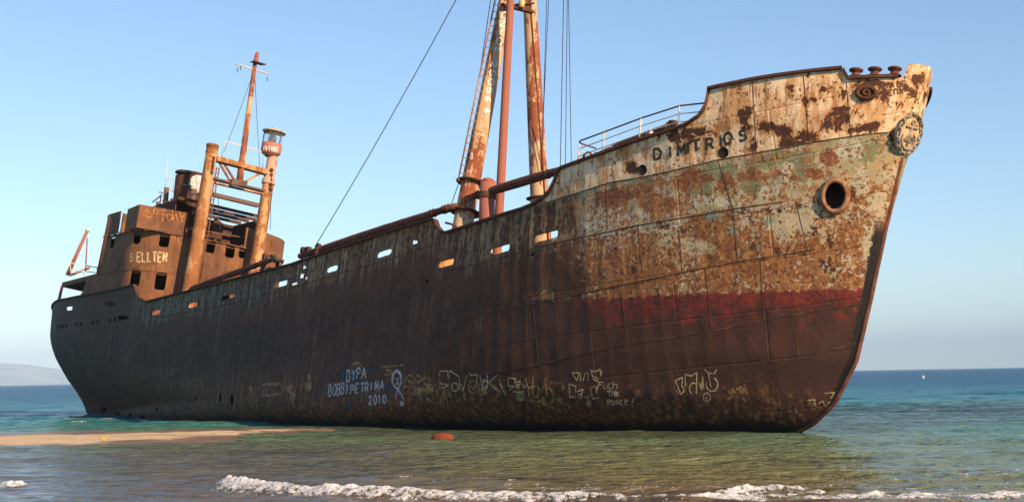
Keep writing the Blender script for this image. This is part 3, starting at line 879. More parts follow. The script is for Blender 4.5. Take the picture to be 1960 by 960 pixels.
# stem emblem: a round plate facing forward, chain around it, an anchor in relief
ec = P(1739, 256, 'y', 0.0)
rk = np.array((np.interp(9.4, ZS, XS) - np.interp(8.2, ZS, XS), 0, 1.2)); rk /= np.linalg.norm(rk)
en = np.cross((0, 1, 0), rk); en = en if en[0] > 0 else -en; ey = np.array((0, -1.0, 0))
ER = .58
EW = .76
em = MB()
em.lathe(ec - en * .55, en, [(.30, 0), (ER * .90, .40), (ER * 1.04, .52), (ER, .56), (ER * .8, .59), (.01, .61)], 36)
em.v = [tuple(np.array((p[0], p[1] * EW, p[2]))) for p in em.v]
emblem = em.build('emblem', rust_mat('emblem_cream', (.62, .44, .26), .53, (.18, .07, .03), (.38, .17, .07), (.5, .28, .13), 2.2, .3), ship)
cb = MB(); nL = 26
for i in range(nL):
    a = 2 * math.pi * i / nL
    rad = ey * math.cos(a) * EW + rk * math.sin(a); tan = -ey * math.sin(a) * EW + rk * math.cos(a); tan /= np.linalg.norm(tan); rr_ = rad / np.linalg.norm(rad)
    q = ec + rad * ER * 1.0 + en * .05
    if i % 2: cb.torus(q, tan, rr_, .095, .06, .026, 12, 6)
    else: cb.torus(q, tan, en, .095, .06, .026, 12, 6)
cb.build('chain', M['greygreen'], emblem)
ab = MB()
def EP(x, y, d=.07): return ec + ey * x * EW + rk * y + en * d
ab.tube([EP(0, .26), EP(0, -.42)], .032, 8)
ab.tube([EP(-.32, .22), EP(.32, .18)], .034, 8)
ab.torus(EP(0, .34), ey, rk, .06, .075, .022, 14, 6)
ab.tube([EP(-.36 * math.cos(a), -.16 - .28 * math.sin(a)) for a in np.linspace(.1, math.pi - .1, 15)], [.025 + .03 * math.sin(i / 14 * math.pi) for i in range(15)], 8)
for sx in (-1, 1):
    ab.plate([EP(sx * .42, -.20), EP(sx * .27, -.24), EP(sx * .37, -.06)], en, .05)
    ab.tube([EP(0, .08), EP(sx * .20, -.22)], .02, 6)
ab.tube([EP(-.2, -.22), EP(.2, -.22)], .02, 6)
ab.tube([EP(-.36, -.10), EP(-.19, .06), EP(-.2, -.12), EP(-.36, -.10)], .02, 6)
ab.build('anchor_relief', M['greygreen'], emblem)

# ------------------------------------------------------------------ forecastle rail and gear
base_px = [(1100, 312), (1147, 296), (1217, 272), (1291, 249)]
bases = []
for u, v in base_px:
    b = hullpt(u, v); bases.append(np.array((b[0], b[1] + .12, float(ztop_x(b[0])) + .08)))
xe = hullpt(1356, 185)[0]; endb = float(half_breadth(xe, 9.5))
rail = bpy.data.objects.new('forecastle_railing', None); COL.objects.link(rail); rail.parent = ship
for b, h in zip(bases, (.62, .72, .74, .74)):
    MB().tube([b, b + np.array((0, 0, h))], .028, 8).build('stanchion', M['white'], rail)
def railpt(i, h): return bases[i] + np.array((0, 0, h))
for h, nm in ((.74, 'top_rail'), (.48, 'middle_rail'), (.22, 'lower_rail')):
    s0 = railpt(0, h) + np.array((-.15, .1, 0)); s1 = s0 + np.array((-.05, .75, -.02))
    zend = float(np.interp(h, [.2, .76], [9.0, 9.55]))
    xx = float(np.interp(zend, TOP[:, 2][(TOP[:, 0] > hullpt(1310, 242)[0]) & (TOP[:, 0] < hullpt(1358, 172)[0] + .02)], TOP[:, 0][(TOP[:, 0] > hullpt(1310, 242)[0]) & (TOP[:, 0] < hullpt(1358, 172)[0] + .02)]))
    e = np.array((xx, -float(half_breadth(xx, zend)) + .1, zend))
    pts = [s1, s0 + np.array((-.08, .15, 0)), s0, railpt(0, h), railpt(1, h), railpt(2, h), railpt(3, h), e]
    MB().tube(pts, .026 if h > .7 else .018, 6).build(nm, M['boom'] if h > .7 else M['white'], rail)
# gooseneck vents and pipe bows showing over the forecastle edge
def Pe(u, v, inb=.5):
    b = hullpt(u, v); return P(u, v, 'y', b[1] + inb)
q = Pe(1244, 268, .4)
MB().tube([q + (0, 0, -.35), q + (0, 0, .1), q + (.0, .02, .25), q + (-.10, .05, .33), q + (-.22, .08, .3), q + (-.27, .1, .18)], .07, 10).build('gooseneck_vent', M['white'], ship)
q = Pe(1288, 243, .5)
mbq = MB().lathe(q + (0, 0, -.2), (0, 0, 1), [(.10, 0), (.10, .3), (.16, .32), (.16, .38), (.02, .42)], 12)
mbq.torus(q + (-.22, .1, .12), (1, 0, 0), (0, 0, 1), .14, .14, .04, 14, 6)
mbq.build('winch_drum', M['darkrust'], ship)
for u, v, s, mm in ((1124, 302, .26, 'boom'), (1167, 290, .22, 'white')):
    q = Pe(u, v, .35)
    MB().tube([q + np.array((s * math.cos(a), 0, s * 1.1 * math.sin(a) - .1)) for a in np.linspace(0, math.pi, 11)], .035, 8).build('pipe_bow', M[mm], ship)

# ------------------------------------------------------------------ mast, booms, wires
MX = -17.0
def zq(x): return float(zdk_x(x))
legs = {}
def leg(base_px, top_px, xb, xt_, r0, r1, name, mat, zlow=5.6, ext=1.18):
    a = P(*base_px, 'x', xb); b = P(*top_px, 'x', xt_)
    d = (b - a); a0 = a - d * ((a[2] - zlow) / d[2]); b1 = a + d * ext
    pts = [a0 + (b1 - a0) * t for t in np.linspace(0, 1, 14)]
    k_ = np.linspace(r0 * 1.06, r1, 14)
    o = MB().tube(pts, list(k_), 20).build(name, mat, ship)
    return o, a0, b1
mast_s, ms0, ms1 = leg((886, 430), (968, 0), MX, MX - .5, .40, .25, 'mast_leg', M['mast'])
mast_p, mp0, mp1 = leg((1033, 385), (1014, 0), MX, MX - .5, .40, .26, 'mast_leg', M['mast'])
pole, pp0, pp1 = leg((955, 415), (976, 20), -16.0, -16.4, .17, .15, 'derrick_pole', M['redpole'])
# mast collars
def collar(a, b, z, r, par, t=.06):
    p = a + (b - a) * ((z - a[2]) / (b[2] - a[2]))
    MB().lathe(p, (b - a), [(r * .3, -.03), (r, -.02), (r * 1.03, .03), (r * .9, .06), (r * .3, .12)], 22).build('collar', M['darkrust'], par)
collar(ms0, ms1, P(880, 343, 'x', MX)[2], .58, mast_s); collar(ms0, ms1, P(872, 402, 'x', MX)[2], .62, mast_s)
collar(mp0, mp1, P(1030, 379, 'x', MX)[2], .54, mast_p)
# weld ribs on the starboard leg and steel strap on the inner side
for t in (.18, .44, .62, .8):
    rb = MB()
    p = ms0 + (ms1 - ms0) * t
    rb.torus(p, np.array((1, 0, 0)), np.cross((ms1 - ms0) / np.linalg.norm(ms1 - ms0), (1, 0, 0)), .40 - .13 * t, .40 - .13 * t, .02, 24, 6)
    rb.build('weld_band', M['mast'], mast_s)
# conduit down the left edge of the port leg
cdp = MB()
for off in (-.34,):
    a = mp0 + np.array((.25, -.30, 2.2)); b = mp1 + np.array((.17, -.18, 0))
    cdp.tube([a, b], .055, 8)
cdp.build('conduit', M['darkrust'], mast_p)
# ladder on the aft starboard edge of the starboard leg
la = P(877, 345, 'x', MX - .1) ; lb = P(960, -60, 'x', MX - .55)
off = np.array((.0, .0, 0))
ld = MB(); d = (lb - la) / np.linalg.norm(lb - la); sdv = np.array((-.55, -.28, 0)) * .5
ld.tube([la, lb], .035, 6); ld.tube([la + sdv * .0 + np.array((.12, .24, .0)), lb + np.array((.12, .24, 0))], .05, 6)
L = np.linalg.norm(lb - la)
for i in range(int(L / .32)):
    p = la + d * .32 * i; ld.tube([p, p + np.array((.12, .24, 0))], .016, 5)
ld.build('ladder', M['post'], mast_s)
# crosstree with lamp near the top of the mast
a = P(960, 9, 'x', MX - .1); b = P(1020, 24, 'x', MX + .1)
ct = MB().bar(a, b, .22, .10); ct.bar(P(985, 10, 'x', MX), P(1018, 8, 'x', MX), .4, .06)
ctree = ct.build('crosstree', M['darkrust'], ship)
q = P(999, 6, 'x', MX + .2)
MB().lathe(q + np.array((0, 0, -.15)), (0, 0, 1), [(.05, -.05), (.12, 0), (.13, .22), (.08, .3), (.02, .33)], 14).build('lamp', plain_mat('lamp_yellow', (.62, .50, .22), .4), ctree)
# vent post between the legs
va = P(931, 425, 'x', -15.6); vb = P(934, 348, 'x', -15.6)
mbv = MB().tube([va - (0, 0, 2.0), va, vb], .30, 18)
mbv.lathe(vb, (0, 0, 1), [(.30, 0), (.31, .02), (.20, .12), (.01, .18)], 8, False)
vent = mbv.build('ventilator_post', M['redpole'], ship)
rp = MB()
for k_ in range(4):
    z = va[2] + (vb[2] - va[2]) * (.60 + .04 * k_)
    rp.torus((va[0] + (vb[0] - va[0]) * .6, va[1] + (vb[1] - va[1]) * .6, z), (1, 0, 0), (0, 1, .0), .325, .325, .025, 22, 6)
rp.build('rope_coil', plain_mat('brown_rope', (.16, .09, .045), .9), vent)

def boom(a, b, r, name='cargo_boom', lumps=0):
    m = 16
    pts = [a + (b - a) * t for t in np.linspace(0, 1, m)]
    rr = [r * (.8 + .35 * math.sin(math.pi * t)) for t in np.linspace(0, 1, m)]
    o = MB().tube(pts, rr, 14).build(name, M['boom'], ship)
    lg = MB(); d = (b - a) / np.linalg.norm(b - a); e = np.cross(d, (0, 0, 1)); e /= np.linalg.norm(e); f = np.cross(e, d)
    for i in range(lumps):
        t = random.random(); p = a + (b - a) * t
        MB().torus(p, e, f, r * 1.0, r * 1.0, .02 + .015 * random.random(), 12, 5).build('rust_band', M['darkrust'], o)
    return o
ba = P(872, 394, 'x', -16.9); bb = P(574, 490, 'y', -3.3)
boom_a = boom(ba, bb, .155, lumps=14)
blk = MB()
d = (bb - ba) / np.linalg.norm(bb - ba)
blk.box(bb - d * .5 + np.array((0, 0, .2)), (.5, .18, .2)); blk.lathe(bb - d * .25 + np.array((0, -.12, .2)), (0, 1, 0), [(.01, 0), (.16, .01), (.16, .12), (.01, .13)], 14)
for s in (.0, .5):
    q = bb - d * (.2 + s) + np.array((0, 0, -.25)); blk.torus(q, d, (0, 0, 1), .05, .12, .025, 12, 6)
blk.build('cargo_block', M['darkrust'], boom_a)
q = P(604, 478, 'y', -3.3)
MB().bar(q + np.array((.25, 0, .25)), q + np.array((-.25, 0, -1.0)), .16, .16).build('boom_crutch', M['darkrust'], ship)
for u, v in ((705, 457), (757, 443)):
    q = P(u, v, 'y', -3.0); MB().torus(q, (1, 0, 0), (0, 0, 1), .11, .13, .022, 12, 6).build('shackle', M['darkrust'], ship)
# forward boom from the mast over the forecastle
fa_ = P(868, 402, 'x', -16.6); fb = P(1075, 325, 'y', -1.2); d = fb - P(944, 363, 'x', -16.2); 
fs_ = P(905, 376, 'x', -16.4)
boom_f = boom(fs_, fb + d * .10, .16, lumps=8)
ga = P(1120, 312, 'y', -1.6); gb = P(1285, 243, 'y', -1.6)
boom(ga, gb, .19, lumps=6)
# aft boom lying before the bridge
aa = P(366, 552, 'y', -1.9); ab_ = P(528, 494, 'y', -2.4)
boom_q = boom(aa, ab_, .125, lumps=8)
tb = MB(); d = (ab_ - aa) / np.linalg.norm(ab_ - aa)
tb.lathe(ab_ - d * .1, d, [(.01, -.1), (.18, -.08), (.19, .2), (.16, .38), (.01, .42)], 14)
for s in (.5, 1.0, 1.45): tb.torus(ab_ - d * s + np.array((0, 0, .12)), d, (0, 0, 1), .10, .13, .04, 14, 6)
tb.build('cargo_block', M['brown'], boom_q)
cr = MB(); q = P(506, 500, 'y', -2.3)
cr.bar(q + np.array((.0, 0, .35)), q + np.array((-.1, 0, -1.6)), .2, .22); q = P(519, 505, 'y', -2.3); cr.bar(q + np.array((0, 0, -.2)), q + np.array((.15, 0, -1.4)), .3, .3)
cr.build('boom_crutch', M['darkrust'], ship)

def wire(a, b, r=.016, sag=0.0, name='wire'):
    pts = [a + (b - a) * t - np.array((0, 0, sag * 4 * t * (1 - t))) for t in np.linspace(0, 1, 12)]
    MB().tube(pts, r, 5).build(name, M['wire'], ship)
wire(P(602, 473, 'y', -3.1), P(905, -60, 'x', -18.5), .02, .25)
wire(P(862, 396, 'x', -17.2), P(880, 345, 'x', -17.2), .018)
wire(P(916, 160, 'x', -18), P(942, -20, 'x', -18), .016)
wire(P(1036, 345, 'x', -16.8), P(1047, -20, 'x', -15.5), .014); wire(P(1033, 375, 'x', -16.8), P(1051, -20, 'x', -15.5), .014)
wire(P(1072, 345, 'x', -9.0), P(1079, -20, 'x', -11), .015); wire(P(1082, 345, 'x', -9.0), P(1086, -20, 'x', -11), .013); wire(P(1094, 340, 'x', -9.0), P(1088, -20, 'x', -11), .013)
# small pipes at the foot of the mast
q = P(860, 443, 'y', -4.2)
MB().tube([P(856, 470, 'y', -4.2), P(860, 440, 'y', -4.2)], .03, 6).tube([P(853, 426, 'y', -4.2), P(865, 429, 'y', -4.2), P(873, 433, 'y', -4.2), P(877, 442, 'y', -4.2)], .04, 8).build('air_pipe', M['brown'], ship)
wire(P(838, 440, 'y', -4.2), P(860, 444, 'y', -4.2), .02)

# ------------------------------------------------------------------ bridge house
HX, HW, HYO = -43.0, 4.45, .28
def house_path(xf=HX, w=HW, dep=2.8, nexp=2.2, xa=-48.9, m=90, y0=None, y1=None):
    pts = [(xa, -w), ]
    xs_side = np.linspace(xa, xf - dep, 16)[1:-1]
    pts += [(x, -w) for x in xs_side]
    for t in np.linspace(-1, 1, m):
        y = w * math.sin(t * math.pi / 2)
        x = xf - dep * (1 - (1 - abs(y / w) ** nexp) ** (1 / nexp)) if abs(y) < w else xf - dep
        pts.append((x, y))
    pts += [(x, w) for x in xs_side[::-1]] + [(xa, w)]
    return np.array(pts) + np.array((0, HYO))

def panel_wall(name, path, z0, z1, wins, mat, parent, th=.05, smooth=True, nz=20):
    """plating along a plan outline with window openings (s centre, z centre, width, height)"""
    d = np.concatenate([[0], np.cumsum(np.hypot(*np.diff(path, axis=0).T))])
    s = list(d); zr = list(np.linspace(z0, z1, nz)); R = .09
    cut = []
    for sc, zc, w, h in wins:
        s += [sc - w / 2, sc - w / 2 + R, sc + w / 2 - R, sc + w / 2]; zr += [zc - h / 2, zc - h / 2 + R, zc + h / 2 - R, zc + h / 2]
    s = np.unique(np.round(s, 3)); zr = np.unique(np.round(zr, 3))
    s = s[(s >= 0) & (s <= d[-1])]; zr = zr[(zr >= z0) & (zr <= z1)]
    xs_ = np.interp(s, d, path[:, 0]); ys_ = np.interp(s, d, path[:, 1])
    V = np.array([[(x, y, z) for x, y in zip(xs_, ys_)] for z in zr]).reshape(-1, 3)
    n_ = len(s); F = []
    for i in range(len(zr) - 1):
        for j in range(n_ - 1):
            sm, zm = (s[j] + s[j + 1]) / 2, (zr[i] + zr[i + 1]) / 2
            hole = False
            for sc, zc, w, h in wins:
                dx = abs(sm - sc) - w / 2; dz = abs(zm - zc) - h / 2
                if dx < 0 and dz < 0:
                    hole = True
                    if dx > -R and dz > -R:
                        q = [i * n_ + j, i * n_ + j + 1, (i + 1) * n_ + j + 1, (i + 1) * n_ + j]
                        inner_ = (1 if sm < sc else 0, 1 if zm < zc else 0)
                        del q[{(1, 1): 2, (0, 1): 3, (0, 0): 0, (1, 0): 1}[inner_]]
                        F.append(tuple(q))
            if not hole: F.append((i * n_ + j, i * n_ + j + 1, (i + 1) * n_ + j + 1, (i + 1) * n_ + j))
    mb = MB(); mb.add(V, F, smooth)
    o = mb.build(name, mat, parent)
    sm_ = o.modifiers.new('t', 'SOLIDIFY'); sm_.thickness = th; sm_.offset = 0
    return o, d

house = bpy.data.objects.new('bridge_house', None); COL.objects.link(house); house.parent = ship
path = house_path()
dcum = np.concatenate([[0], np.cumsum(np.hypot(*np.diff(path, axis=0).T))])
# find where a photo point falls on the curved front
def on_house(u, v):
    s_ = np.linspace(0, dcum[-1], 900); z_g = np.linspace(4.5, 12.5, 200)
    x = np.interp(s_, dcum, path[:, 0]); y = np.interp(s_, dcum, path[:, 1])
    ok = (y < 3.9)
    XX = np.stack([np.broadcast_to(x[:, None], (900, 200)), np.broadcast_to(y[:, None], (900, 200)), np.broadcast_to(z_g[None], (900, 200))], -1)
    a, b = s2px(XX.reshape(-1, 3))
    k_ = np.argmin((a - u) ** 2 + (b - v) ** 2 + 1e6 * (~np.repeat(ok, 200)))
    return s_[k_ // 200], z_g[k_ % 200]
WIN = [(263, 452, .50, .86), (315, 457, .52, .86), (402, 469, .54, .84), (441, 478, .54, .86), (463, 483, .40, .6), (539, 500, .58, 1.0),
       (258, 533, .62, .9), (307, 538, .56, .9), (389, 575, .56, .86), (428, 575, .6, .86), (217, 460, .6, .86)]
wins = []
for u, v, w, h in WIN:
    sc, zc = on_house(u, v); wins.append((sc, zc, w, h))
zseam = on_house(330, 449)[1]
zh0 = 4.9
front, _ = panel_wall('front_plating', path, zh0, zseam, wins, M['house'], house)
FT = tree_of(front)
# broken window: twisted strips
# string course with bolt heads along the seam
pts = [(x, y, zseam) for x, y in path]; dd = np.gradient(np.array(pts), axis=0)
side = [np.array((-q[1], q[0], 0)) / (math.hypot(q[0], q[1]) + 1e-9) for q in dd]
sc_ = MB().rectsweep(pts, side, .22, .05)
for i in range(0, int(dcum[-1] / .75)):
    s_ = i * .75; x = np.interp(s_, dcum, path[:, 0]); y = np.interp(s_, dcum, path[:, 1])
    e_ = np.array((x + 46.5, y)); e_ /= np.linalg.norm(e_)
    sc_.box((x + e_[0] * .10, y + e_[1] * .10, zseam + .09), (.10, .10, .09))
sc_.build('string_course', M['house'], house)
lv = on_house(290, 519)[1]
MB().rectsweep([(p[0], p[1], lv) for p in pts], side, .10, .035).build('string_course', M['house'], house)
# inner floors, roof and rear wall keep the rooms dark
def slab(name, z, poly, th, mat, par): MB().prism(poly, z - th, z).build(name, mat, par)
inner = [(x * 1.0 - .06, y * .985) for x, y in path]
slab('boat_deck', lv - .05, inner, .08, M['deck'], house)
slab('bridge_deck', zseam - .06, inner, .08, M['deck'], house)
MB().plate([(-48.9, -HW + .35, zh0), (-48.9, HW + .2, zh0), (-48.9, HW + .2, zseam - .15), (-48.9, -HW + .35, zseam - .15)], (1, 0, 0), .06).build('rear_wall', M['house'], house)
MB().plate([(-46.4, -3.9, zh0), (-46.4, 4.4, zh0), (-46.4, 4.4, zseam - .15), (-46.4, -3.9, zseam - .15)], (1, 0, 0), .06).build('inner_wall', M['black'], house)  # black colour paints the room's darkness behind the windows
# dodger of the bridge wing: faceted starboard part, gap, aft part; port part
zt1 = zseam + 1.28
def dodger(poly, za, zb, tilt=0.0):
    mb = MB()
    for (x0, y0), (x1, y1) in zip(poly[:-1], poly[1:]):
        nn = np.array((-(y1 - y0), x1 - x0, 0)); mb.plate([(x0, y0, za), (x1, y1, za), (x1, y1, zb), (x0, y0, zb)], nn, .05)
    return mb.build('wing_dodger', M['house'], house)
zp = zseam + .052
s1 = P(356, 402, 'x', HX - .35); s2 = P(268, 392, 'x', HX - .95)
dodger([(HX - .35, s1[1] + .15), (HX - .95, s2[1]), (HX - 2.9, -HW + .15)], zp, zt1)
dodger([(HX - 3.5, -HW + .12), (HX - 3.55, -HW + .6)], zp, zt1 - .15)
dodger([(HX - 3.8, -HW + .12), (HX - 5.6, -HW + .12)], zp, zt1)
pp = [(x, y) for x, y in path if y > 1.2 and x > HX - 3.2]
dodger(pp[::3], zp, zt1 - .12)
# wheelhouse shell set back between the wings: open roof frames
wh = MB()
wx0, wx1, wy0, wy1, wz1 = HX - 1.0, HX - 4.6, -2.3, 2.6, zseam + 2.0
wh.plate([(wx1, wy0, zp), (wx1, wy0 + 3.5, zp), (wx1, wy0 + 3.5, wz1), (wx1, wy0, wz1)], (1, 0, 0), .06)
wh.plate([(wx1, wy1 - .9, zp), (wx1, wy1, zp), (wx1, wy1, wz1), (wx1, wy1 - .9, wz1)], (1, 0, 0), .06)
wh.plate([(wx1, wy0 + 3.5, zp), (wx1, wy1 - .9, zp), (wx1, wy1 - .9, zp + .55), (wx1, wy0 + 3.5, zp + .55)], (1, 0, 0), .06)
wh.plate([(wx1, wy0 + 3.5, wz1 - .25), (wx1, wy1 - .9, wz1 - .25), (wx1, wy1 - .9, wz1), (wx1, wy0 + 3.5, wz1)], (1, 0, 0), .06)
wh.plate([(wx0, wy1, zp), (wx1, wy1, zp), (wx1, wy1, wz1), (wx0 - .8, wy1, wz1)], (0, 1, 0), .06)
wh.plate([(wx0 - .4, wy0, zp), (wx1, wy0, zp), (wx1, wy0, wz1), (wx0 - .4, wy0, wz1)], (0, 1, 0), .06)
wh.plate([(wx0 - 1.6, .5, zp), (wx0 - 1.6, 1.1, zp), (wx0 - 1.6, 1.1, wz1 - .4), (wx0 - 1.6, .5, wz1 - .2)], (1, 0, 0), .05)
wheel = wh.build('wheelhouse', M['darkrust'], house); wheel = house
for i, dx in enumerate((0.0, 1.0, 1.9, 2.9)):
    MB().bar((wx0 - dx, wy0 - .1, wz1 + .1), (wx0 - dx, wy1 + .1, wz1 + .1), .10, .16).build('roof_beam', M['darkrust'], wheel)
MB().plate([(wx0 - .2, wy0, wz1 + .05), (wx1, wy0, wz1 + .05), (wx1, wy0 + 1.9, wz1 + .05), (wx0 - 1.4, wy0 + 1.5, wz1 + .05)], (0, 0, 1), .05).build('roof', M['darkrust'], wheel)
MB().bar((wx0, wy0 + .1, zp + .55), (wx0, wy1, zp + .75), .05, .05).build('hand_rail', M['brown'], wheel)
# deckhouse, funnel, posts abaft the wheelhouse
fz = zseam
dh = MB().box((-49.0, -.4, fz + 1.0), (3.4, 4.2, 2.0)); dh.box((-48.2, -2.3, fz + .9), (1.5, .8, 1.8))
dh.build('deckhouse', M['darkrust'], house)
fc = P(366, 395, 'x', -49.5); ft = P(368, 338, 'x', -49.5)
fbm_ = MB().tube([fc - np.array((0, 0, .6)), fc, ft + np.array((.1, 0, 0))], [1.05, 1.05, .98], 28)
fbm_.lathe(ft + np.array((.1, 0, 0)), (0.1, 0, 1), [(.98, 0), (1.03, .02), (1.03, .12), (.9, .2), (.6, .24), (.01, .26)], 28)
funnel = fbm_.build('funnel', M['darkrust'], ship)
fq = P(381, 352, 'x', -48.4)
MB().lathe(fq, (1, -.1, .05), [(.55, -.3), (.55, .02), (.5, .05), (.01, .06)], 24).build('funnel_badge', plain_mat('pale_grey_badge', (.5, .5, .48), .7), funnel)
for u0, v0, u1, v1, r in ((316, 398, 319, 359, .14), (367, 405, 371, 362, .16)):
    MB().tube([P(u0, v0, 'x', -46.6), P(u1, v1, 'x', -46.6)], r, 10).build('vent_pipe', M['brown'], house)
dk_ = MB()
for k_ in range(14):
    q = P(random.uniform(305, 345), random.uniform(366, 392), 'x', -48.5); dk_.bar(q, q + rng.normal(0, .25, 3), .05, .05)
dk_.build('twisted_scrap', M['darkrust'], house)
an = MB().tube([P(314, 385, 'x', -49), P(321, 303, 'x', -49)], .022, 6); an.tube([P(316, 345, 'x', -49), P(333, 338, 'x', -49), P(331, 368, 'x', -49)], .03, 6)
an.tube([P(326, 350, 'x', -49), P(326, 366, 'x', -49)], .02, 6)
an.build('aerial_post', M['white'], house)
wire(P(340, 351, 'x', -48.2), P(368, 357, 'x', -48.2), .04, 0, 'roof_rail')

# side plating aft of the front, arch opening, boat deck overhang, aft posts
zpd = float(zdk_x(xq - .3))
bt = P(160, 530, 'y', -4.0)[2]
ov = MB()
ov.prism([(-48.9, -4.15), (-55.6, -3.9), (-56.0, -2.0), (-56.0, 2.0), (-55.6, 3.9), (-48.9, 4.6)], bt - .26, bt)
ov.build('boat_deck_overhang', M['house'], house)
sp = MB()
sp.plate([(-48.9, -4.15, zpd), (-52.6, -4.12, zpd), (-52.0, -4.12, zpd + .9), (-51.2, -4.13, zpd + 1.4), (-50.9, -4.14, zpd + 1.9), (-51.2, -4.14, bt - .27), (-48.9, -4.15, bt - .27)], (0, 1, 0), .05)
sp.build('side_bracket', M['house'], house)
rr = MB().box((-52.4, 0, (zpd + bt - .27) / 2), (1.9, 6.4, bt - .28 - zpd)); 
rr.build('after_house', M['house'], house)
for y in (-3.9, 3.9):
    MB().tube([(-55.9, y, zpd - .2), (-55.5, y, bt - .2)], .09, 8).build('deck_post', M['redpole'], house)
# boat davit beside the house
MB().tube([P(188, 525, 'y', -4.7), P(199, 470, 'y', -4.75), P(209, 420, 'y', -4.8), P(209, 414, 'y', -4.8)], [.11, .10, .09, .10], 10).build('boat_davit', M['darkrust'], ship)
# stern derrick spar, its strut and white rails
sx = -56.0
sp_ = MB().tube([P(129, 526, 'x', sx), P(167, 442, 'x', sx)], [.12, .09], 10)
spar = sp_.build('stern_spar', M['redpole'], ship)
MB().tube([P(167, 455, 'x', sx), P(164, 515, 'x', sx)], .045, 8).tube([P(133, 527, 'x', sx), P(172, 512, 'x', sx)], .07, 8).build('strut', M['redpole'], spar)
MB().lathe(P(168, 441, 'x', sx), (0, 0, 1), [(.02, -.1), (.15, -.05), (.15, .08), (.02, .12)], 10).build('sheave', M['white'], spar)
wr = MB()
for (a, b) in (((134, 503), (196, 513)), ((134, 516), (190, 522)), ((134, 503), (136, 524)), ((160, 507), (160, 526)), ((186, 511), (186, 524))):
    wr.tube([P(*a, 'x', sx + .4), P(*b, 'x', sx + .4)], .03, 6)
wr.build('stern_railing', M['white'], ship)

# ------------------------------------------------------------------ goal-post masts before the bridge
KX = -42.2
def kpost(bpx, tpx, r0, r1, mat):
    a = P(*bpx, 'x', KX); b = P(*tpx, 'x', KX); d = b - a; a0 = a - d * ((a[2] - 4.9) / d[2])
    pts = [a0 + (b - a0) * t for t in np.linspace(0, 1, 12)]
    return MB().tube(pts, list(np.linspace(r0 * .84, r1 * .9, 12)), 22).build('king_post', mat, ship), a0, b
kp_s, ks0, ks1 = kpost((364, 545), (405, 292), .46, .33, M['post'])
kp_p, kq0, kq1 = kpost((487, 520), (515, 342), .46, .33, M['post'])
MB().lathe(ks1, ks1 - ks0, [(.32, -.05), (.33, .0), (.315, .02), (.315, .30), (.34, .32), (.34, .42), (.31, .45), (.01, .47)], 22).build('post_cap', M['post'], kp_s)
# lantern on the port king post
ax = (kq1 - kq0) / np.linalg.norm(kq1 - kq0); ax = ax + np.array((0, .0, 0)); lan_b = kq1
lan = MB().lathe(lan_b, (0.02, .02, 1), [(.36, -.3), (.36, -.05), (.30, 0), (.28, float(np.linalg.norm(P(517, 299, 'x', KX) - kq1)))], 20).build('lantern_neck', M['pink'], kp_p)
c1 = P(517, 297, 'x', KX); c0 = P(517, 277, 'x', KX)
la_ax = np.array((.02, .03, 1.0))
drum = MB().lathe(c1, la_ax, [(.29, -.08), (.52, .10), (.54, .14), (.55, .62), (.50, .63), (.01, .60)], 26).build('lantern', M['lampred'], ship)
drum['label'] = 'pinkish red lamp drum with glass and mushroom cap on the port post'
gm = NT('lantern_glass'); gm.b.inputs['Transmission Weight'].default_value = .92; gm.b.inputs['IOR'].default_value = 1.1
M['glass'] = gm.out(gm.mix(gm.noise(3), (.78, .86, .88), (.86, .90, .90)), .12, 0, .4)
lz = c1 + la_ax * .63
MB().lathe(lz, la_ax, [(.50, 0), (.50, .62)], 26).build('glass', M['glass'], drum)
for k_ in range(5):
    a = 2 * math.pi * k_ / 5 + .4; o_ = np.array((math.cos(a), math.sin(a), 0)) * .52
    MB().tube([lz + o_, lz + o_ + la_ax * .64], .028, 6).build('frame_bar', M['brown'], drum)
MB().lathe(lz, la_ax, [(.16, 0), (.16, .35), (.1, .45), (.01, .5)], 14).build('lens', plain_mat('lens_blue', (.10, .2, .3), .3), drum)
MB().lathe(lz + la_ax * .63, la_ax, [(.50, -.02), (.63, 0), (.64, .05), (.45, .15), (.2, .21), (.18, .27), (.01, .29)], 26).build('lantern_cap', plain_mat('cap_beige', (.42, .37, .28), .7, .3), drum)
# truss between the posts
tr = bpy.data.objects.new('post_truss', None); COL.objects.link(tr); tr.parent = ship
def tbar(a, b, w, h, nm, mat='post'): MB().bar(P(*a, 'x', KX), P(*b, 'x', KX), w, h).build(nm, M[mat], tr)
tbar((413, 304), (510, 330), .5, .26, 'top_beam'); tbar((408, 342), (507, 366), .45, .10, 'lower_beam', 'brown'); tbar((411, 350), (505, 372), .3, .08, 'lower_beam', 'post')
tbar((407, 372), (494, 393), .3, .20, 'third_beam', 'brown')
tbar((419, 309), (441, 348), .10, .10, 'brace'); tbar((425, 307), (449, 345), .10, .10, 'brace'); tbar((503, 329), (468, 349), .14, .12, 'brace'); tbar((462, 320), (457, 350), .2, .2, 'brace')
gq = MB().plate([P(444, 342, 'x', KX + .25), P(472, 347, 'x', KX + .25), P(470, 358, 'x', KX + .25), P(440, 353, 'x', KX + .25)], (1, 0, 0), .3); gq.build('gusset', M['brown'], tr)
rl = MB().tube([P(424, 302, 'x', KX), P(431, 271, 'x', KX), P(506, 291, 'x', KX), P(503, 322, 'x', KX)], .032, 6); rl.build('hand_rail', M['white'], tr)
# ladder up the inboard side of the starboard post
lq = MB(); a0 = P(376, 540, 'x', KX + .1); b0 = P(415, 320, 'x', KX + .1); a1 = P(382, 540, 'x', KX + .1); b1 = P(420, 320, 'x', KX + .1)
lq.tube([a0, b0], .035, 6); lq.tube([a1, b1], .035, 6)
for t in np.linspace(0.01, .99, 26): lq.tube([a0 + (b0 - a0) * t, a1 + (b1 - a1) * t], .02, 5)
lq.build('ladder', M['house'], kp_s)
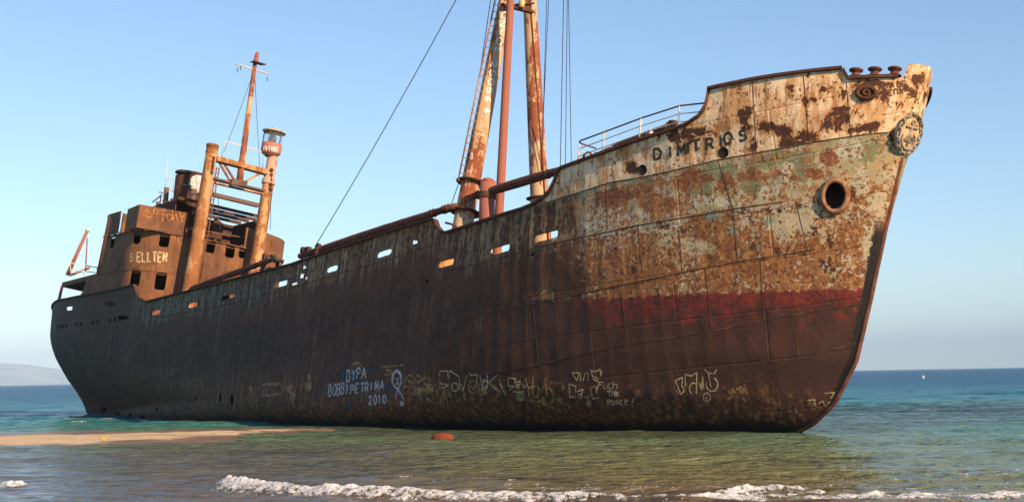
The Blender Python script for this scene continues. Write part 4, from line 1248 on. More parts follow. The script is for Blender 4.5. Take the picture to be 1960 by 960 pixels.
# hanging tackle beside both posts
for (u0, v0, u1, v1, par) in ((409, 303, 405, 330, kp_s), (520, 325, 518, 362, kp_p)):
    tk = MB(); 
    for k_ in range(5):
        q = P(u0 + (u1 - u0) * k_ / 4, v0 + (v1 - v0) * k_ / 4, 'x', KX + .3); tk.tube([q + np.array((0, 0, -.12)), q + np.array((0, 0, -.05)), q + np.array((0, 0, .06)), q + np.array((0, 0, .12))], [.03, .07 + .05 * random.random(), .06 + .05 * random.random(), .03], 8)
    tk.build('tackle', M['boom'], par)
# signal mast
sa = P(458, 350, 'x', KX); sb_ = P(488, 122, 'x', KX)
sm_o = MB().tube([sa + (sb_ - sa) * t for t in np.linspace(0, 1, 10)], list(np.linspace(.19, .11, 10)), 14).build('signal_mast', M['mast'], ship)
MB().tube([P(450, 122, 'x', KX), P(515, 142, 'x', KX)], .038, 6).build('yardarm', M['white'], sm_o)
pf = P(493, 121, 'x', KX)
MB().plate([pf + np.array((.35, -.3, -.05)), pf + np.array((.35, .35, -.05)), pf + np.array((-.3, .35, .05)), pf + np.array((-.3, -.3, .05))], (0, 0, 1), .06).build('lamp_platform', M['darkrust'], sm_o)
MB().lathe(P(489, 120, 'x', KX), (0, 0.05, 1), [(.07, 0), (.14, .04), (.14, .2), (.08, .26), (.12, .3), (.12, .42), (.06, .46), (.11, .5), (.09, .58), (.01, .6)], 12).build('masthead_lamp', M['redpole'], sm_o)
st_ = MB()
for u, v in ((455, 130), (512, 148), (461, 127)):
    q = P(u, v, 'x', KX); st_.tube([q, q - np.array((0, 0, .22))], .022, 5)
st_.build('signal_halyard', M['wire'], sm_o)
wire(P(481, 150, 'x', KX), P(429, 290, 'x', KX), .014, .1); wire(P(488, 150, 'x', KX), P(497, 318, 'x', KX), .014, .05); wire(P(519, 345, 'x', KX + .5), P(517, 440, 'x', KX + .5), .016)
wire(P(417, 372, 'x', KX), P(423, 470, 'x', KX), .018)
wire(P(405, 540, 'y', -2.0), P(500, 515, 'y', -2.2), .016)

# ------------------------------------------------------------------ painted writing
def decal(name, mat, fn, parent=None, gap=.12):
    mb = MB(); fn(mb)
    # one mesh per tag: strokes that touch or nearly touch belong together
    V_ = np.array(mb.v); comp = list(range(len(V_)))
    def root(i):
        while comp[i] != i:
            comp[i] = comp[comp[i]]; i = comp[i]
        return i
    for f in mb.f:
        for q in f[1:]: comp[root(q)] = root(f[0])
    ids = np.array([root(i) for i in range(len(V_))])
    isl = {k_: V_[ids == k_] for k_ in np.unique(ids)}
    ks = list(isl); lab = {k_: k_ for k_ in ks}
    def rt(k_):
        while lab[k_] != k_: k_ = lab[k_]
        return k_
    for a_ in range(len(ks)):
        for b_2 in range(a_):
            A1, B1 = isl[ks[a_]], isl[ks[b_2]]
            if np.all(A1.min(0) - gap < B1.max(0)) and np.all(B1.min(0) - gap < A1.max(0)): lab[rt(ks[a_])] = rt(ks[b_2])
    for g in sorted(set(rt(k_) for k_ in ks)):
        sel = np.array([rt(k_) == g for k_ in ids]); re_ = -np.ones(len(V_), int); re_[sel] = np.arange(sel.sum())
        m2 = MB(); m2.add(V_[sel], [tuple(re_[list(f)]) for f in mb.f if sel[f[0]]])
        m2.build(name, mat, parent or ship, fix=False)
def name_letters(mb):
    L_ = [('D', 1253, 306), ('I', 1281, 302), ('M', 1298, 299), ('I', 1315, 294), ('T', 1325, 291), ('R', 1353, 287), ('I', 1378, 280), ('O', 1386, 277), ('S', 1416, 271)]
    for ch, x, y in L_:
        w = {'I': 13, 'M': 18, 'T': 22}.get(ch, 20)
        for s in GL[ch]:
            stroke(mb, HB, [(x + w * a + 2 * b * -.6, y - 4.2 * a * w / 20 - 21 * b) for a, b in s], .085, .008, 2.0)
decal('ship_name_lettering', M['name'], name_letters, None, 1.0)
decal('bow_lettering', M['boom'], lambda mb: (write(mb, HB, 'ΓPIBE', (1689, 170), (9.5, -1.2), (-.5, -10), .04), write(mb, HB, 'ΠEΠΛ', (1693, 184), (9.5, -1.2), (-.5, -10), .045)))
def white_tag(mb):
    write(mb, HB, 'BYPA', (664, 729), (9.5, -1.6), (.8, -21), .075, .01)
    write(mb, HB, 'BOBBY', (629, 757), (8.0, -.9), (1.5, -22), .07, .01)
    write(mb, HB, 'PETRINA', (671, 754), (9.4, -1.3), (1, -18), .08, .01)
    write(mb, HB, '2010', (706, 774), (9, -.8), (0, -16), .075, .01)
    stroke(mb, HB, [(760 + 8 * math.cos(t), 726 + 15 * math.sin(t)) for t in np.linspace(0, 6.4, 24)], .07, .01)
    stroke(mb, HB, [(760 + 9.5 * math.cos(t), 725 + 17 * math.sin(t)) for t in np.linspace(.3, 6.0, 24)], .06, .01)
    for a in ([(757, 722), (757, 725)], [(763, 722), (763, 725)], [(760, 724), (761, 731)], [(757, 734), (764, 733)], [(761, 742), (757, 763)], [(761, 742), (773, 763)]):
        stroke(mb, HB, a, .06, .01)
    blot(mb, HB, 770, 772, 4.5, 5, .01)
decal('white_graffiti', M['gwhite'], white_tag)
def blue_tag(mb):
    for a in ([(648, 712), (672, 709), (690, 706)], [(650, 718), (690, 714)], [(656, 724), (684, 721)], [(700, 704), (716, 702), (716, 720)], [(665, 735), (690, 731)], [(735, 735), (745, 748)]):
        stroke(mb, HB, a, .13, .008)
    blot(mb, HB, 655, 714, 10, 8, .006); blot(mb, HB, 678, 718, 14, 10, .006); blot(mb, HB, 742, 740, 8, 8, .006); blot(mb, HB, 668, 775, 7, 10, .006); blot(mb, HB, 632, 724, 8, 6, .006)
decal('blue_graffiti', M['gblue'], blue_tag)
A_ = lambda cx, cy, rx, ry, a0, a1: [(cx + rx * math.cos(math.radians(t)), cy + ry * math.sin(math.radians(t))) for t in np.linspace(a0, a1, 16)]
def cream_tag(mb):
    w = .042
    S_ = [[(842, 732), (842, 710), (857, 709), (858, 724)], [(860, 723), (861, 708), (880, 721), (879, 745)], A_(871, 740, 6, 8, 0, 360), [(842, 733), (860, 736), (848, 742)],
          [(886, 748), (894, 716)], [(882, 734), (886, 748)], [(898, 713), (904, 718), (914, 715)], [(913, 716), (913, 728)], [(918, 716), (924, 738), (922, 748)], A_(928, 735, 6, 9, 0, 360), A_(928, 735, 3, 5, 0, 300),
          [(933, 717), (934, 736)], [(952, 717), (936, 731), (950, 745), (958, 755)], [(956, 726), (956, 728)], [(957, 732), (968, 756)],
          [(988, 724), (973, 722), (973, 738), (985, 738), (976, 745)], [(986, 723), (986, 732), (996, 728), (995, 735), (994, 742)], A_(991, 738, 3, 3, 0, 360), [(1000, 733), (1004, 742), (1010, 734)], [(1005, 724), (1014, 745)],
          A_(996, 758, 7, 7, 0, 360), A_(996, 758, 3, 3, 40, 320), [(982, 749), (1005, 749)],
          [(1095, 712), (1104, 727), (1110, 713), (1095, 712)], [(1112, 714), (1111, 728)], [(1116, 728), (1121, 712), (1126, 713), (1126, 728)], [(1129, 707), (1138, 711), (1149, 706), (1150, 716)], [(1131, 708), (1137, 726), (1142, 728), (1146, 722), (1138, 721)], [(1152, 709), (1150, 719)],
          [(1103, 738), (1089, 734), (1091, 760), (1103, 758)], [(1102, 737), (1102, 750), (1116, 744), (1113, 758)], A_(1111, 757, 3, 4, 0, 360), [(1119, 757), (1124, 762), (1130, 752)], [(1129, 740), (1142, 740), (1142, 752)], [(1130, 741), (1135, 762), (1147, 760)], A_(1127, 771, 4, 5, 0, 360), A_(1127, 771, 1.5, 2, 40, 320),
          [(1143, 730), (1155, 731)], [(1143, 744), (1149, 729)], [(1144, 737), (1152, 735)], [(1155, 735), (1156, 743), (1162, 742), (1163, 733)], A_(1168, 738, 3, 5, 60, 300), [(1173, 744), (1174, 729)], [(1174, 736), (1181, 735), (1181, 743)],
          [(1161, 748), (1170, 747)], [(1166, 748), (1168, 758)], [(1172, 747), (1172, 758)], [(1177, 747), (1177, 758)], [(1172, 752), (1177, 752)], [(1180, 754), (1184, 750), (1180, 749), (1179, 756), (1185, 757)],
          [(1164, 774), (1163, 764), (1170, 765), (1165, 769)], A_(1173, 770, 3, 4, 0, 360), [(1180, 764), (1180, 773)], [(1184, 767), (1184, 773)], A_(1190, 769, 3, 4, 60, 300), [(1196, 769), (1203, 766), (1197, 763), (1196, 773), (1203, 773)], [(1214, 760), (1211, 770)], [(1212, 775), (1212, 777)],
          [(1291, 728), (1301, 724), (1307, 721), (1305, 740)], A_(1302, 745, 7, 8, -60, 170), [(1293, 729), (1302, 750)], [(1311, 715), (1323, 719), (1334, 712), (1333, 753)], [(1312, 716), (1312, 739)], A_(1328, 743, 8, 11, 100, 330), [(1345, 720), (1343, 745), (1338, 730)], [(1345, 720), (1347, 744)],
          [(1349, 706), (1356, 713), (1368, 714), (1372, 706)], [(1356, 714), (1361, 740)], A_(1363, 735, 11, 13, -70, 200), A_(1353, 759, 7, 8, 0, 360), A_(1353, 759, 2.5, 3, 40, 320)]
    for s in S_: stroke(mb, HB, s, w, .009, 2.0)
decal('cream_graffiti', M['gcream'], cream_tag)
def gold_tag(mb):
    S_ = [A_(907, 740, 10, 12, 0, 360), [(899, 734), (906, 745), (915, 731)], [(1007, 722), (1014, 760)], [(1021, 718), (1018, 765)], [(1012, 742), (1022, 738)], A_(1026, 748, 6, 11, 0, 360), [(1036, 752), (1043, 728), (1048, 720)],
          [(1041, 730), (1070, 732), (1081, 739), (1075, 745)], A_(1049, 758, 10, 16, -90, 180), [(1044, 729), (1047, 757)], [(1006, 765), (1030, 768), (1036, 765), (1041, 774), (1063, 780), (1075, 787)], [(1064, 756), (1076, 771)], [(1073, 756), (1068, 770)], [(1063, 764), (1078, 763)],
          [(840, 736), (848, 754), (843, 768)], [(846, 738), (852, 768)], [(850, 740), (858, 775)], [(836, 745), (846, 780)], [(855, 745), (864, 760)], [(888, 750), (890, 765)], [(920, 745), (932, 750), (920, 756)], [(945, 735), (958, 750), (950, 758)],
          A_(800, 725, 6, 7, 0, 360), A_(786, 724, 6, 7, 0, 360), [(774, 724), (794, 734), (812, 722)], A_(816, 728, 7, 6, 0, 360), [(770, 741), (790, 736)], [(730, 702), (772, 698)], [(738, 708), (748, 708), (750, 715), (735, 717)],
          A_(822, 745, 8, 8, 0, 300), A_(808, 752, 8, 9, 90, 400), [(815, 760), (830, 770)], [(1390, 738), (1397, 752), (1408, 748)], [(1400, 742), (1405, 752)], [(1410, 742), (1416, 752), (1424, 742)], A_(1420, 746, 5, 6, 0, 300), [(1425, 735), (1430, 755)], [(1392, 764), (1404, 756)], [(1421, 760), (1428, 768), (1434, 760)]]
    for s in S_: stroke(mb, HB, s, .07, .007, 2.0)
    for u, v, a, b in ((590, 738, 7, 11), (592, 722, 4, 7), (555, 745, 6, 9), (520, 735, 18, 3), (800, 750, 12, 8), (822, 742, 10, 8), (560, 760, 5, 10), (480, 745, 4, 8)):
        blot(mb, HB, u, v, a, b, .005)
    stroke(mb, HB, A_(683, 700, 9, 6, 180, 350), .12, .008)
    for s in ([(505, 735), (540, 731), (541, 752), (503, 757), (505, 735)],): stroke(mb, HB, s, .08, .006)
decal('ochre_graffiti', M['ggold'], gold_tag)
decal('bow_foot_graffiti', M['gcream'], lambda mb: [stroke(mb, HB, s, .035, .008, 2) for s in ([(1577, 752), (1597, 750), (1590, 762)], [(1545, 766), (1560, 764), (1556, 776)], [(1560, 768), (1562, 778)], [(1566, 772), (1576, 766), (1578, 776)], [(1522, 780), (1526, 790)], [(1584, 772), (1590, 768)])])
def house_tag(mb):
    write(mb, FT, 'ELLTEN', (263, 500), (9.8, .1), (.6, -18), .085, .03)
    write(mb, FT, 'S', (249, 500), (9, 0), (.6, -15), .06, .03)
decal('house_lettering', plain_mat('house_cream_paint', (.60, .48, .28), .7, worn=.42), house_tag, house)
decal('house_scrawl', M['gorange'], lambda mb: (write(mb, FT, 'AFROE', (268, 516), (6.5, .2), (0, -7), .03, .03),
      [stroke(mb, FT, s, .05, .03, 2) for s in ([(334, 442), (335, 458)], A_(346, 460, 5, 7, 0, 330), A_(347, 447, 4, 5, 0, 300), [(329, 440), (330, 455)])]), house)
for o in [o for o in house.children if o.name.startswith('wing_dodger')][:1]:
    DT = tree_of(o)
    decal('dodger_scrawl', M['gorange'], lambda mb: [stroke(mb, DT, s, .06, .03, 2) for s in ([(276, 405), (284, 400), (282, 410), (290, 414)], A_(285, 412, 6, 4, 0, 330), [(296, 396), (293, 410), (306, 408)], [(300, 404), (318, 402)], [(312, 395), (311, 424)], [(310, 412), (322, 410)],
        A_(324, 416, 4, 6, 0, 330), [(330, 400), (330, 422), (337, 408), (340, 424)], [(342, 404), (350, 424)], [(356, 404), (345, 425)], [(320, 398), (352, 402)])], house)
def mast_text(mb):
    T = tree_of(mast_s)
    # letters run down the leg
    axv = np.array((885 - 965, 430 - 0), float); axv /= np.hypot(*axv); hv = np.array((-axv[1], axv[0])) 
    def at(t): return np.array((972.0, 8.0)) + axv * t + np.array((1, .1)) * 0
    t = 0
    for ch, h in zip('LONVOt', (20, 20, 20, 20, 20, 16)):
        p = at(t)
        for s in GL[ch]: stroke(mb, T, [p + axv * (a * 17) + np.array((1, .18)) * (b * 11 - 8) for a, b in s], .05, .012, 1.5)
        t += 16.5
    t = 112
    for ch in '28056':
        p = at(t) + np.array((-3, 0))
        for s in GL[ch]: stroke(mb, T, [p + axv * (a * 18) + np.array((1, .18)) * (b * 11 - 7) for a, b in s], .055, .012, 1.5)
        t += 17
    p = at(204)
    for s in GL['&']: stroke(mb, T, [p + axv * (a * 14) + np.array((1, .18)) * (b * 9 - 6) for a, b in s], .07, .012, 1.5)
    for s in GL['8']: stroke(mb, T, [(903 + 6 * (a - .3), 305 - 13 * b) for a, b in s], .035, .012, 1.5)
decal('mast_lettering', M['sw'], mast_text, mast_s)
LT = tree_of(drum)
decal('lantern_lettering', M['sw'], lambda mb: (write(mb, LT, 'B', (505, 289), (9, 0), (.5, -9), .06, .015), write(mb, LT, 'COBE', (514, 285), (5, .6), (0, -5), .035, .015), write(mb, LT, 'ITOPI', (515, 291), (4, .6), (0, -4.5), .03, .015)), drum)

# ------------------------------------------------------------------ sea, seabed tones, sand
CREST = np.array([on_water(u, v) for u, v in ((330, 928), (415, 932), (560, 943), (760, 951), (1000, 957), (1300, 964))])
def sea_h(x, y):
    fade = np.exp(-np.maximum(y - 30, 0) / 170.0) * np.exp(-np.abs(x) / 150.0)
    h = 0.045 * np.sin(.9 * (y * .95 + x * .18) + 1.6 * fbm(x * .12, y * .2, 3, 2) * 3)
    h = h + .16 * (fbm(x * .28, y * .75, 11, 3) - .5) + .09 * (fbm(x * .9 + .2 * y, y * 2.0, 21, 3) - .5) + .035 * (fbm(x * 3.1, y * 5.0, 31, 2) - .5)
    far = sstep(58, 75, y)
    h = h * (1 + 1.6 * far) * fade + .16 * far * fade * (fbm(x * .11, y * .2, 13, 3) - .5) * 2
    # calm shallows beside the bar
    d = np.full(np.shape(x), 1e9); s = np.zeros(np.shape(x))
    for i in range(len(CREST) - 1):
        a, b = CREST[i][:2], CREST[i + 1][:2]; L_ = (b - a) @ (b - a)
        t = np.clip(((x - a[0]) * (b[0] - a[0]) + (y - a[1]) * (b[1] - a[1])) / L_, 0, 1)
        px_, py_ = a[0] + t * (b[0] - a[0]), a[1] + t * (b[1] - a[1])
        dd_ = np.hypot(x - px_, y - py_); sg = np.where(y > py_, 1, -1)
        upd = dd_ < np.abs(d); d = np.where(upd, dd_ * sg, d)
    ridge = .15 * np.where(d > 0, np.exp(-(d / .8) ** 2), np.exp(-(d / .25) ** 2)) * sstep(-6.2, -4.6, x) * (1 - .5 * sstep(0, 4, x))
    return h + ridge
def axis(lo, hi, step, far, g):
    a = list(np.arange(lo, hi, step)); s = step; x = hi
    while x < far: a.append(x); s *= g; x += s
    return np.array(a)
xp = axis(0, 20, .10, 21000, 1.03); gx = np.concatenate([-xp[:0:-1], xp])
gy = axis(17, 62, .085, 21000, 1.02); gy = np.concatenate([[-40, -20, -8, 0, 6, 11, 14, 15.5, 16.4], gy])
GX, GY = np.meshgrid(gx, gy)
GZ = sea_h(GX, GY)
V = np.stack([GX, GY, GZ], -1).reshape(-1, 3)
I = np.arange(GX.size).reshape(GX.shape)
F = np.stack([I[:-1, :-1], I[:-1, 1:], I[1:, 1:], I[1:, :-1]], -1).reshape(-1, 4)
n = NT('sea_water')
geo = n.t.nodes.new('ShaderNodeNewGeometry'); pos = geo.outputs['Position']
sx_, sy_, sz_ = n.sep(pos)
w1 = n.noise(.05, 3, .5, pos); w2 = n.noise(.35, 4, .55, pos, stretch=(.5, 1, 1)); w3 = n.noise(1.8, 4, .6, pos, stretch=(.6, 1, 1))
ly = n.math('LOGARITHM', n.math('MAXIMUM', n.math('ADD', sy_, n.math('MULTIPLY', n.math('MAXIMUM', n.math('SUBTRACT', sx_, 3.0), 0.0), 2.0)), 5.0), 10.0)
ly = n.math('ADD', ly, n.math('MULTIPLY', n.math('MULTIPLY', n.rng(sx_, -5, -16), n.rng(sy_, 54, 72)), .14))
ly = n.math('ADD', ly, n.math('MULTIPLY', n.math('SUBTRACT', w2, .5), .16))
t_ = n.rng(ly, 1.3, 3.0, 0, 1, False)
body = n.ramp(t_, [(.02, (.15, .10, .058)), (.10, (.165, .165, .075)), (.20, (.140, .195, .105)), (.28, (.105, .200, .130)), (.35, (.060, .205, .180)), (.47, (.016, .180, .205)), (.66, (.012, .130, .225)), (.85, (.010, .085, .19))])
weed = n.rng(n.math('ADD', w2, n.math('MULTIPLY', n.math('SUBTRACT', w3, .5), .4)), .56, .66)
body = n.mix(n.math('MULTIPLY', weed, n.rng(sy_, 52, 34, 0, .6)), body, (.050, .036, .018))
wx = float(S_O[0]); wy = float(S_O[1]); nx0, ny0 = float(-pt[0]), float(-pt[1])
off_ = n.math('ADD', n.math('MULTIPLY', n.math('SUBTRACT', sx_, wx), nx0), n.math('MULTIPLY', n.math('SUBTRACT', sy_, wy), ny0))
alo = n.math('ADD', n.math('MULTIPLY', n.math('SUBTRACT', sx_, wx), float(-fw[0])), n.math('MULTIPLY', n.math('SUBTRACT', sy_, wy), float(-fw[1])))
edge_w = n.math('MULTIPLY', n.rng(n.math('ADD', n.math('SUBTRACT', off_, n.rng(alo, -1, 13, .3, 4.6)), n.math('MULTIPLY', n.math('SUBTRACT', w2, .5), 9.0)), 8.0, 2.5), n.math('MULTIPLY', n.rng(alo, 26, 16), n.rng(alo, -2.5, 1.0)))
body = n.mix(n.math('MULTIPLY', edge_w, .62), body, (.045, .034, .017))  # dark strip by the hull: weed, with its shadow and reflection painted in
body = n.mix(n.math('MULTIPLY', n.math('MULTIPLY', n.rng(sx_, 1, -5), n.rng(sy_, 50, 38)), .72), body, (.085, .085, .075))
n.set(n.b.inputs['IOR'], n.rng(n.math('ADD', sy_, n.math('MULTIPLY', sx_, 1.2)), 14, 36, 1.45, 1.25))
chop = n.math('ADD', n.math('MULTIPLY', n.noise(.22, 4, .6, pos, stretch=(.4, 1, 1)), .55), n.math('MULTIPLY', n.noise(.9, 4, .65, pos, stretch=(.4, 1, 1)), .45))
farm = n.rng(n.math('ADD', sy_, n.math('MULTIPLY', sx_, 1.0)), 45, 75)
body = n.mix(n.math('MULTIPLY', n.rng(chop, .50, .64), n.math('MULTIPLY', farm, .75)), body, n.ramp(t_, [(.3, (.06, .20, .14)), (.5, (.035, .22, .22)), (.75, (.03, .15, .25))]))  # brighter wave crests: light on the chop painted into the water colour
body = n.mix(n.math('MULTIPLY', n.rng(chop, .50, .38), n.math('MULTIPLY', farm, .7)), body, n.ramp(t_, [(.3, (.012, .07, .055)), (.5, (.004, .055, .075)), (.75, (.004, .03, .07))]))  # darker troughs: shade between the waves painted in likewise
rip = n.math('ADD', n.math('MULTIPLY', chop, n.math('MULTIPLY', farm, 2.6)), n.math('ADD', n.math('MULTIPLY', n.noise(2.2, 5, .6, pos, stretch=(.55, 1, 1)), .55), n.math('ADD', n.math('MULTIPLY', n.noise(7, 3, .6, pos, stretch=(.6, 1, 1)), .16), n.math('MULTIPLY', n.noise(.5, 4, .6, pos, stretch=(.5, 1, 1)), .9))))
n.bump(n.math('MULTIPLY', rip, n.rng(n.math('ADD', sy_, n.math('MULTIPLY', sx_, 1.2)), 14, 34, .24, 1)), 1.0, .8)
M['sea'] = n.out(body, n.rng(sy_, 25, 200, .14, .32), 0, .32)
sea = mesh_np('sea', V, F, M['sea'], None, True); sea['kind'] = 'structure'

# seabed under the water
mbb = MB().add([(-3000, -60, -1.2), (3000, -60, -1.2), (3000, 3000, -6), (-3000, 3000, -6)], [(0, 1, 2, 3)])
sbm = plain_mat('wet_sand', (.22, .15, .085), .9, .3, .5)
o = mbb.build('ground', sbm); o['kind'] = 'structure'

# sandbar
far_e = np.array([on_water(u, v)[:2] for u, v in ((-400, 842), (-150, 838), (0, 834), (150, 831), (300, 828), (450, 824), (560, 822), (640, 822))])
near_e = np.array([on_water(u, v)[:2] for u, v in ((-400, 872), (-150, 864), (0, 858), (110, 856), (250, 848), (420, 839), (560, 828), (640, 823))])
ns, nt = 260, 44
S_, T_ = np.meshgrid(np.linspace(0, 7, ns), np.linspace(-.35, 1.35, nt))
fx = np.interp(S_, range(8), far_e[:, 0]); fy = np.interp(S_, range(8), far_e[:, 1]); nx_ = np.interp(S_, range(8), near_e[:, 0]); ny_ = np.interp(S_, range(8), near_e[:, 1])
bx = nx_ + (fx - nx_) * T_; by = ny_ + (fy - ny_) * T_
wid = np.hypot(fx - nx_, fy - ny_)
prof_ = np.where(T_ < .0, T_ * 3.0, np.where(T_ > 1, (1 - T_) * .6, np.sin(np.pi * np.clip(T_, 0, 1) ** .8)))
bz = .03 + prof_ * np.clip(wid * .009, .03, .11) + (fbm(bx * 1.2, by * .7, 41, 4) - .5) * .07 + (fbm(bx * 5, by * 3, 51, 3) - .5) * .025
I = np.arange(S_.size).reshape(S_.shape)
F = np.stack([I[:-1, :-1], I[:-1, 1:], I[1:, 1:], I[1:, :-1]], -1).reshape(-1, 4)
n = NT('sand')
geo = n.t.nodes.new('ShaderNodeNewGeometry'); pos = geo.outputs['Position']; sx_, sy_, sz_ = n.sep(pos)
g1 = n.noise(1.0, 5, .6, pos); g2 = n.noise(9, 4, .6, pos)
dry = n.mix(n.rng(g1, .35, .65), (.58, .44, .26), (.66, .51, .32)); wet = n.mix(n.rng(g1, .4, .6), (.20, .125, .068), (.26, .165, .09))
dry = n.mix(n.math('MULTIPLY', n.rng(n.noise(14, 3, .6, pos), .62, .67), .7), dry, (.16, .11, .07))
dry = n.mix(n.math('MULTIPLY', n.rng(n.noise(.6, 5, .65, pos, stretch=(.35, 1, 1)), .5, .62), .6), dry, (.36, .26, .15))
col = n.mix(n.rng(n.math('ADD', sz_, n.math('MULTIPLY', n.math('SUBTRACT', g1, .5), .08)), .05, .085), wet, dry)
n.bump(n.math('ADD', g1, g2), .4, .05)
M['sand'] = n.out(col, n.rng(sz_, .05, .1, .35, .95), 0, .3)
bar = mesh_np('sand', np.stack([bx, by, bz], -1).reshape(-1, 3), F, M['sand'], None, True); bar['kind'] = 'structure'

# foam
n = NT('foam'); f1 = n.noise(9, 5, .65); f2 = n.noise(13, 6, .7)
n.link(n.rng(n.math('ADD', n.math('MULTIPLY', n.attr('dens'), .8), n.math('MULTIPLY', n.math('SUBTRACT', f2, .5), 4.2)), -.05, .75, 0, .93), n.b.inputs['Alpha'])
n.b.inputs['Subsurface Weight'].default_value = .0
n.bump(f1, .6, .03)
M['foam'] = n.out(n.mix(n.rng(f1, .3, .6), (.58, .61, .63), (.78, .79, .78)), .75, 0, .3)
def foam_patch(name, x0, x1, y0, y1, dens, lift, step=.03, thick=None):
    gx_ = np.arange(x0, x1, step); gy_ = np.arange(y0, y1, step)
    A, B_ = np.meshgrid(gx_, gy_)
    Dn = dens(A, B_)
    Zb = sea_h(A, B_) + lift(A, B_, Dn)
    I = np.arange(A.size).reshape(A.shape)
    F = np.stack([I[:-1, :-1], I[:-1, 1:], I[1:, 1:], I[1:, :-1]], -1)
    ok = (Dn[:-1, :-1] + Dn[1:, 1:]) / 2 > -.22
    F = F[ok]
    Dn = np.clip(Dn, -1, 1.5); used = np.unique(F); re = -np.ones(A.size, int); re[used] = np.arange(len(used))
    V = np.stack([A, B_, Zb], -1).reshape(-1, 3)[used]
    o = mesh_np(name, V, re[F], M['foam'], None, True, {'dens': Dn.ravel()[used]}); o['kind'] = 'stuff'
    s = o.modifiers.new('t', 'SOLIDIFY'); s.thickness = .012; s.offset = -1
    return o
def crest_d(x, y, C_):
    d = np.full(np.shape(x), 1e9)
    for i in range(len(C_) - 1):
        a, b = C_[i][:2], C_[i + 1][:2]; L_ = (b - a) @ (b - a)
        t = np.clip(((x - a[0]) * (b[0] - a[0]) + (y - a[1]) * (b[1] - a[1])) / L_, 0, 1)
        px_, py_ = a[0] + t * (b[0] - a[0]), a[1] + t * (b[1] - a[1])
        dd_ = np.hypot(x - px_, y - py_) * np.where(y > py_, 1, -1)
        d = np.where(np.abs(dd_) < np.abs(d), dd_, d)
    return d
def dens1(x, y):
    d = crest_d(x, y, CREST)
    e = np.where(d > 0, d / .11, -d / .36)
    m = 1 - e ** 1.4
    m = m * sstep(-5.15, -4.85, x) - .75 * sstep(-.5, 3.5, x)
    return m + (fbm(x * 5.5, y * 8, 61, 5) - .5) * 1.8 + (fbm(x * .9, y * .3, 63, 3) - .5) * 1.1 - .20 - 5 * (x < -5.1)
def lift1(x, y, D):
    d = crest_d(x, y, CREST)
    lump = fbm(x * 5, y * 8, 71, 3) * .055 + fbm(x * 18, y * 18, 81, 2) * .04
    return .012 + np.clip(D, 0, 1) * lump * np.exp(-(np.minimum(d, 0) / .4) ** 2) * (.35 + 1.1 * fbm(x * .8, 0 * y, 65, 3))
foam_patch('breaking_foam', -5.6, 6.5, 20.5, 28, dens1, lift1, .028)
C2 = np.array([on_water(u, v) for u, v in ((1230, 955), (1330, 950), (1420, 940), (1500, 935), (1580, 942), (1700, 947), (1850, 948), (1990, 944))])
def dens2(x, y):
    d = crest_d(x, y, C2)
    m = 1 - np.where(d > 0, d / .18, -d / 1.0) ** 1.2
    return m * .9 + (fbm(x * 2.6, y * 6, 91, 4) - .5) * 2.6 - .42
foam_patch('wave_foam', 2.0, 9.0, 21, 26, dens2, lambda x, y, D: .012 + np.clip(D, 0, 1) * fbm(x * 6, y * 8, 95, 3) * .12, .028)
def dens3(x, y):
    p = on_water(25, 932); m = 1 - (((x - p[0]) / .22) ** 2 + ((y - p[1]) / .35) ** 2)
    return m + (fbm(x * 8, y * 8, 99, 3) - .5) * 1.5
p_ = on_water(25, 932)
foam_patch('foam_blob', p_[0] - .5, p_[0] + .5, p_[1] - .6, p_[1] + .6, dens3, lambda x, y, D: .02 + np.clip(D, 0, 1) * .12 * fbm(x * 9, y * 9, 5, 2), .02)
# thin lacing of foam on the backwash and white wash at the hull's after foot
def dens4(x, y):
    return (fbm(x * 1.6, y * 4.5, 103, 5, .6) - .5) * 4 - .68 - .25 * np.abs(y - 25.2)
foam_patch('foam_lacing', -2.5, 9.5, 21.5, 31, dens4, lambda x, y, D: .008 + 0 * x, .035)
Cw = np.array([on_water(u, v) for u, v in ((140, 806), (215, 803), (262, 803), (330, 805))])
foam_patch('hull_wash', Cw[:, 0].min() - .5, Cw[:, 0].max() + .5, Cw[:, 1].min() - 1.5, Cw[:, 1].max() + 1.5, lambda x, y: 1 - np.abs(crest_d(x, y, Cw)) / .35 + (fbm(x * 1.3, y * 2, 107, 3) - .5) * 3 - .75, lambda x, y, D: .02 + np.clip(D, 0, 1) * .06, .05)

# rusty steel float lying off the hull
fp = on_water(847, 840)
bmx = bmesh.new(); bmesh.ops.create_icosphere(bmx, subdivisions=4, radius=1)
for v in bmx.verts:
    p = np.array(v.co); k_ = 1 + .10 * (fbm(p[0] * 2 + 3, p[1] * 2 + p[2] * 2, 3, 3) - .5)
    zz_ = abs(p[2]) ** .8 * (1 if p[2] > 0 else -1)
    v.co = Vector((p[0] * .34 * k_, p[1] * .30 * k_, zz_ * .17 * k_))
mef = bpy.data.meshes.new('rusted_float'); bmx.to_mesh(mef); bmx.free()
mef.polygons.foreach_set('use_smooth', [True] * len(mef.polygons)); mef.materials.append(rust_mat('float_rust', (.20, .045, .022), .5, (.11, .028, .016), (.17, .045, .022), (.23, .07, .03), 6, 0))
fo = bpy.data.objects.new('rusted_float', mef); COL.objects.link(fo); fo.location = (fp[0], fp[1], .03)
fo['label'] = 'small rounded red rusty metal lump awash in shallow water before the hull'; fo['category'] = 'scrap metal'
q = on_water(201, 839, .15)
yl = MB().box((q[0], q[1], q[2] + .02), (.16, .10, .06)).box((q[0] + .08, q[1], q[2] + .05), (.06, .05, .07)).build('litter', plain_mat('yellow_plastic', (.55, .45, .08), .5))
yl['label'] = 'scrap of yellow litter lying on the sandbar'; yl['category'] = 'litter'
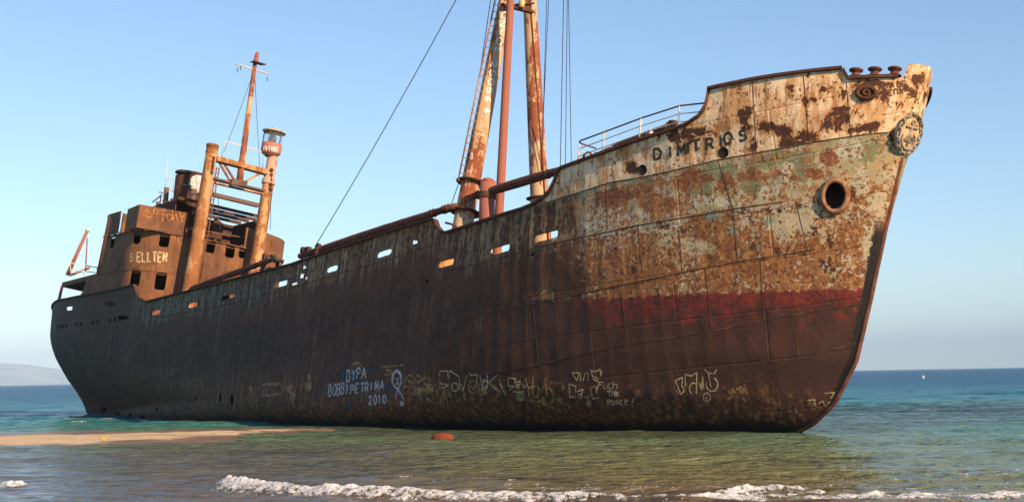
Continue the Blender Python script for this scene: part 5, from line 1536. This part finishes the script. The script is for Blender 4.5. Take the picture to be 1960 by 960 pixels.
# mooring buoys far out
for u, v, r in ((1767, 723.5, .24), ):
    q = on_water(u, v); bu = MB().lathe((q[0], q[1], -.1), (0, 0, 1), [(.02, -.1), (r * .9, 0), (r, .25), (r * .8, .5), (r * .3, .62), (r * .12, .66), (r * .12, .85), (.01, .87)], 16).build('mooring_buoy', plain_mat('buoy_white', (.7, .7, .66), .5))
    bu['label'] = 'tiny white mooring buoy floating far out on the blue sea'; bu['category'] = 'buoy'

# ------------------------------------------------------------------ distant hills and the air
def hills(name, D, pxs, seed, col):
    top_ = []
    us = np.linspace(-900, 420, 150); prof_h = np.interp(us, [p[0] for p in pxs], [p[1] for p in pxs])
    vs_, fs_ = [], []
    m = 26
    for u, hpx in zip(us, prof_h):
        x = (u - IW / 2) / FPX * D; H = max(hpx, -4) / FPX * D
        for k_ in range(m):
            t = k_ / (m - 1); y = D + (t - .5) * 4000
            ridge = math.sin(math.pi * min(1, t * 1.0)) ** .8
            vs_.append((x, y, H * ridge))
    vs_ = np.array(vs_)
    nz_ = fbm(vs_[:, 0] * .0014, vs_[:, 1] * .0014, seed, 5)
    vs_[:, 2] = vs_[:, 2] * (.72 + .56 * nz_) - 3
    nn_ = len(us)
    fs_ = [(i * m + k_, (i + 1) * m + k_, (i + 1) * m + k_ + 1, i * m + k_ + 1) for i in range(nn_ - 1) for k_ in range(m - 1)]
    n = NT(name + '_ground'); a = n.noise(.002, 6, .6)
    mat = n.out(n.mix(n.rng(a, .45, .6), (.10, .10, .05), col), .95)
    o = mesh_np(name, vs_, np.array(fs_), mat, None, True); o['kind'] = 'structure'
hills('hills', 16000, [(-900, 50), (-300, 52), (0, 40), (50, 35), (80, 33), (110, 24), (135, 16), (200, 8), (280, 0), (420, -4)], 5, (.34, .26, .17))
n = NT('air')
n.t.nodes.remove(n.b)
pv = n.t.nodes.new('ShaderNodeVolumePrincipled')
pv.inputs['Color'].default_value = (.44, .70, 1.0, 1); pv.inputs['Density'].default_value = 1.0e-4; pv.inputs['Anisotropy'].default_value = -.34
n.link(pv.outputs[0], n.t.nodes['Material Output'].inputs['Volume'])
hz = MB().box((0, 7000, 200), (44000, 29400, 420)).build('haze', n.m); hz['kind'] = 'stuff'
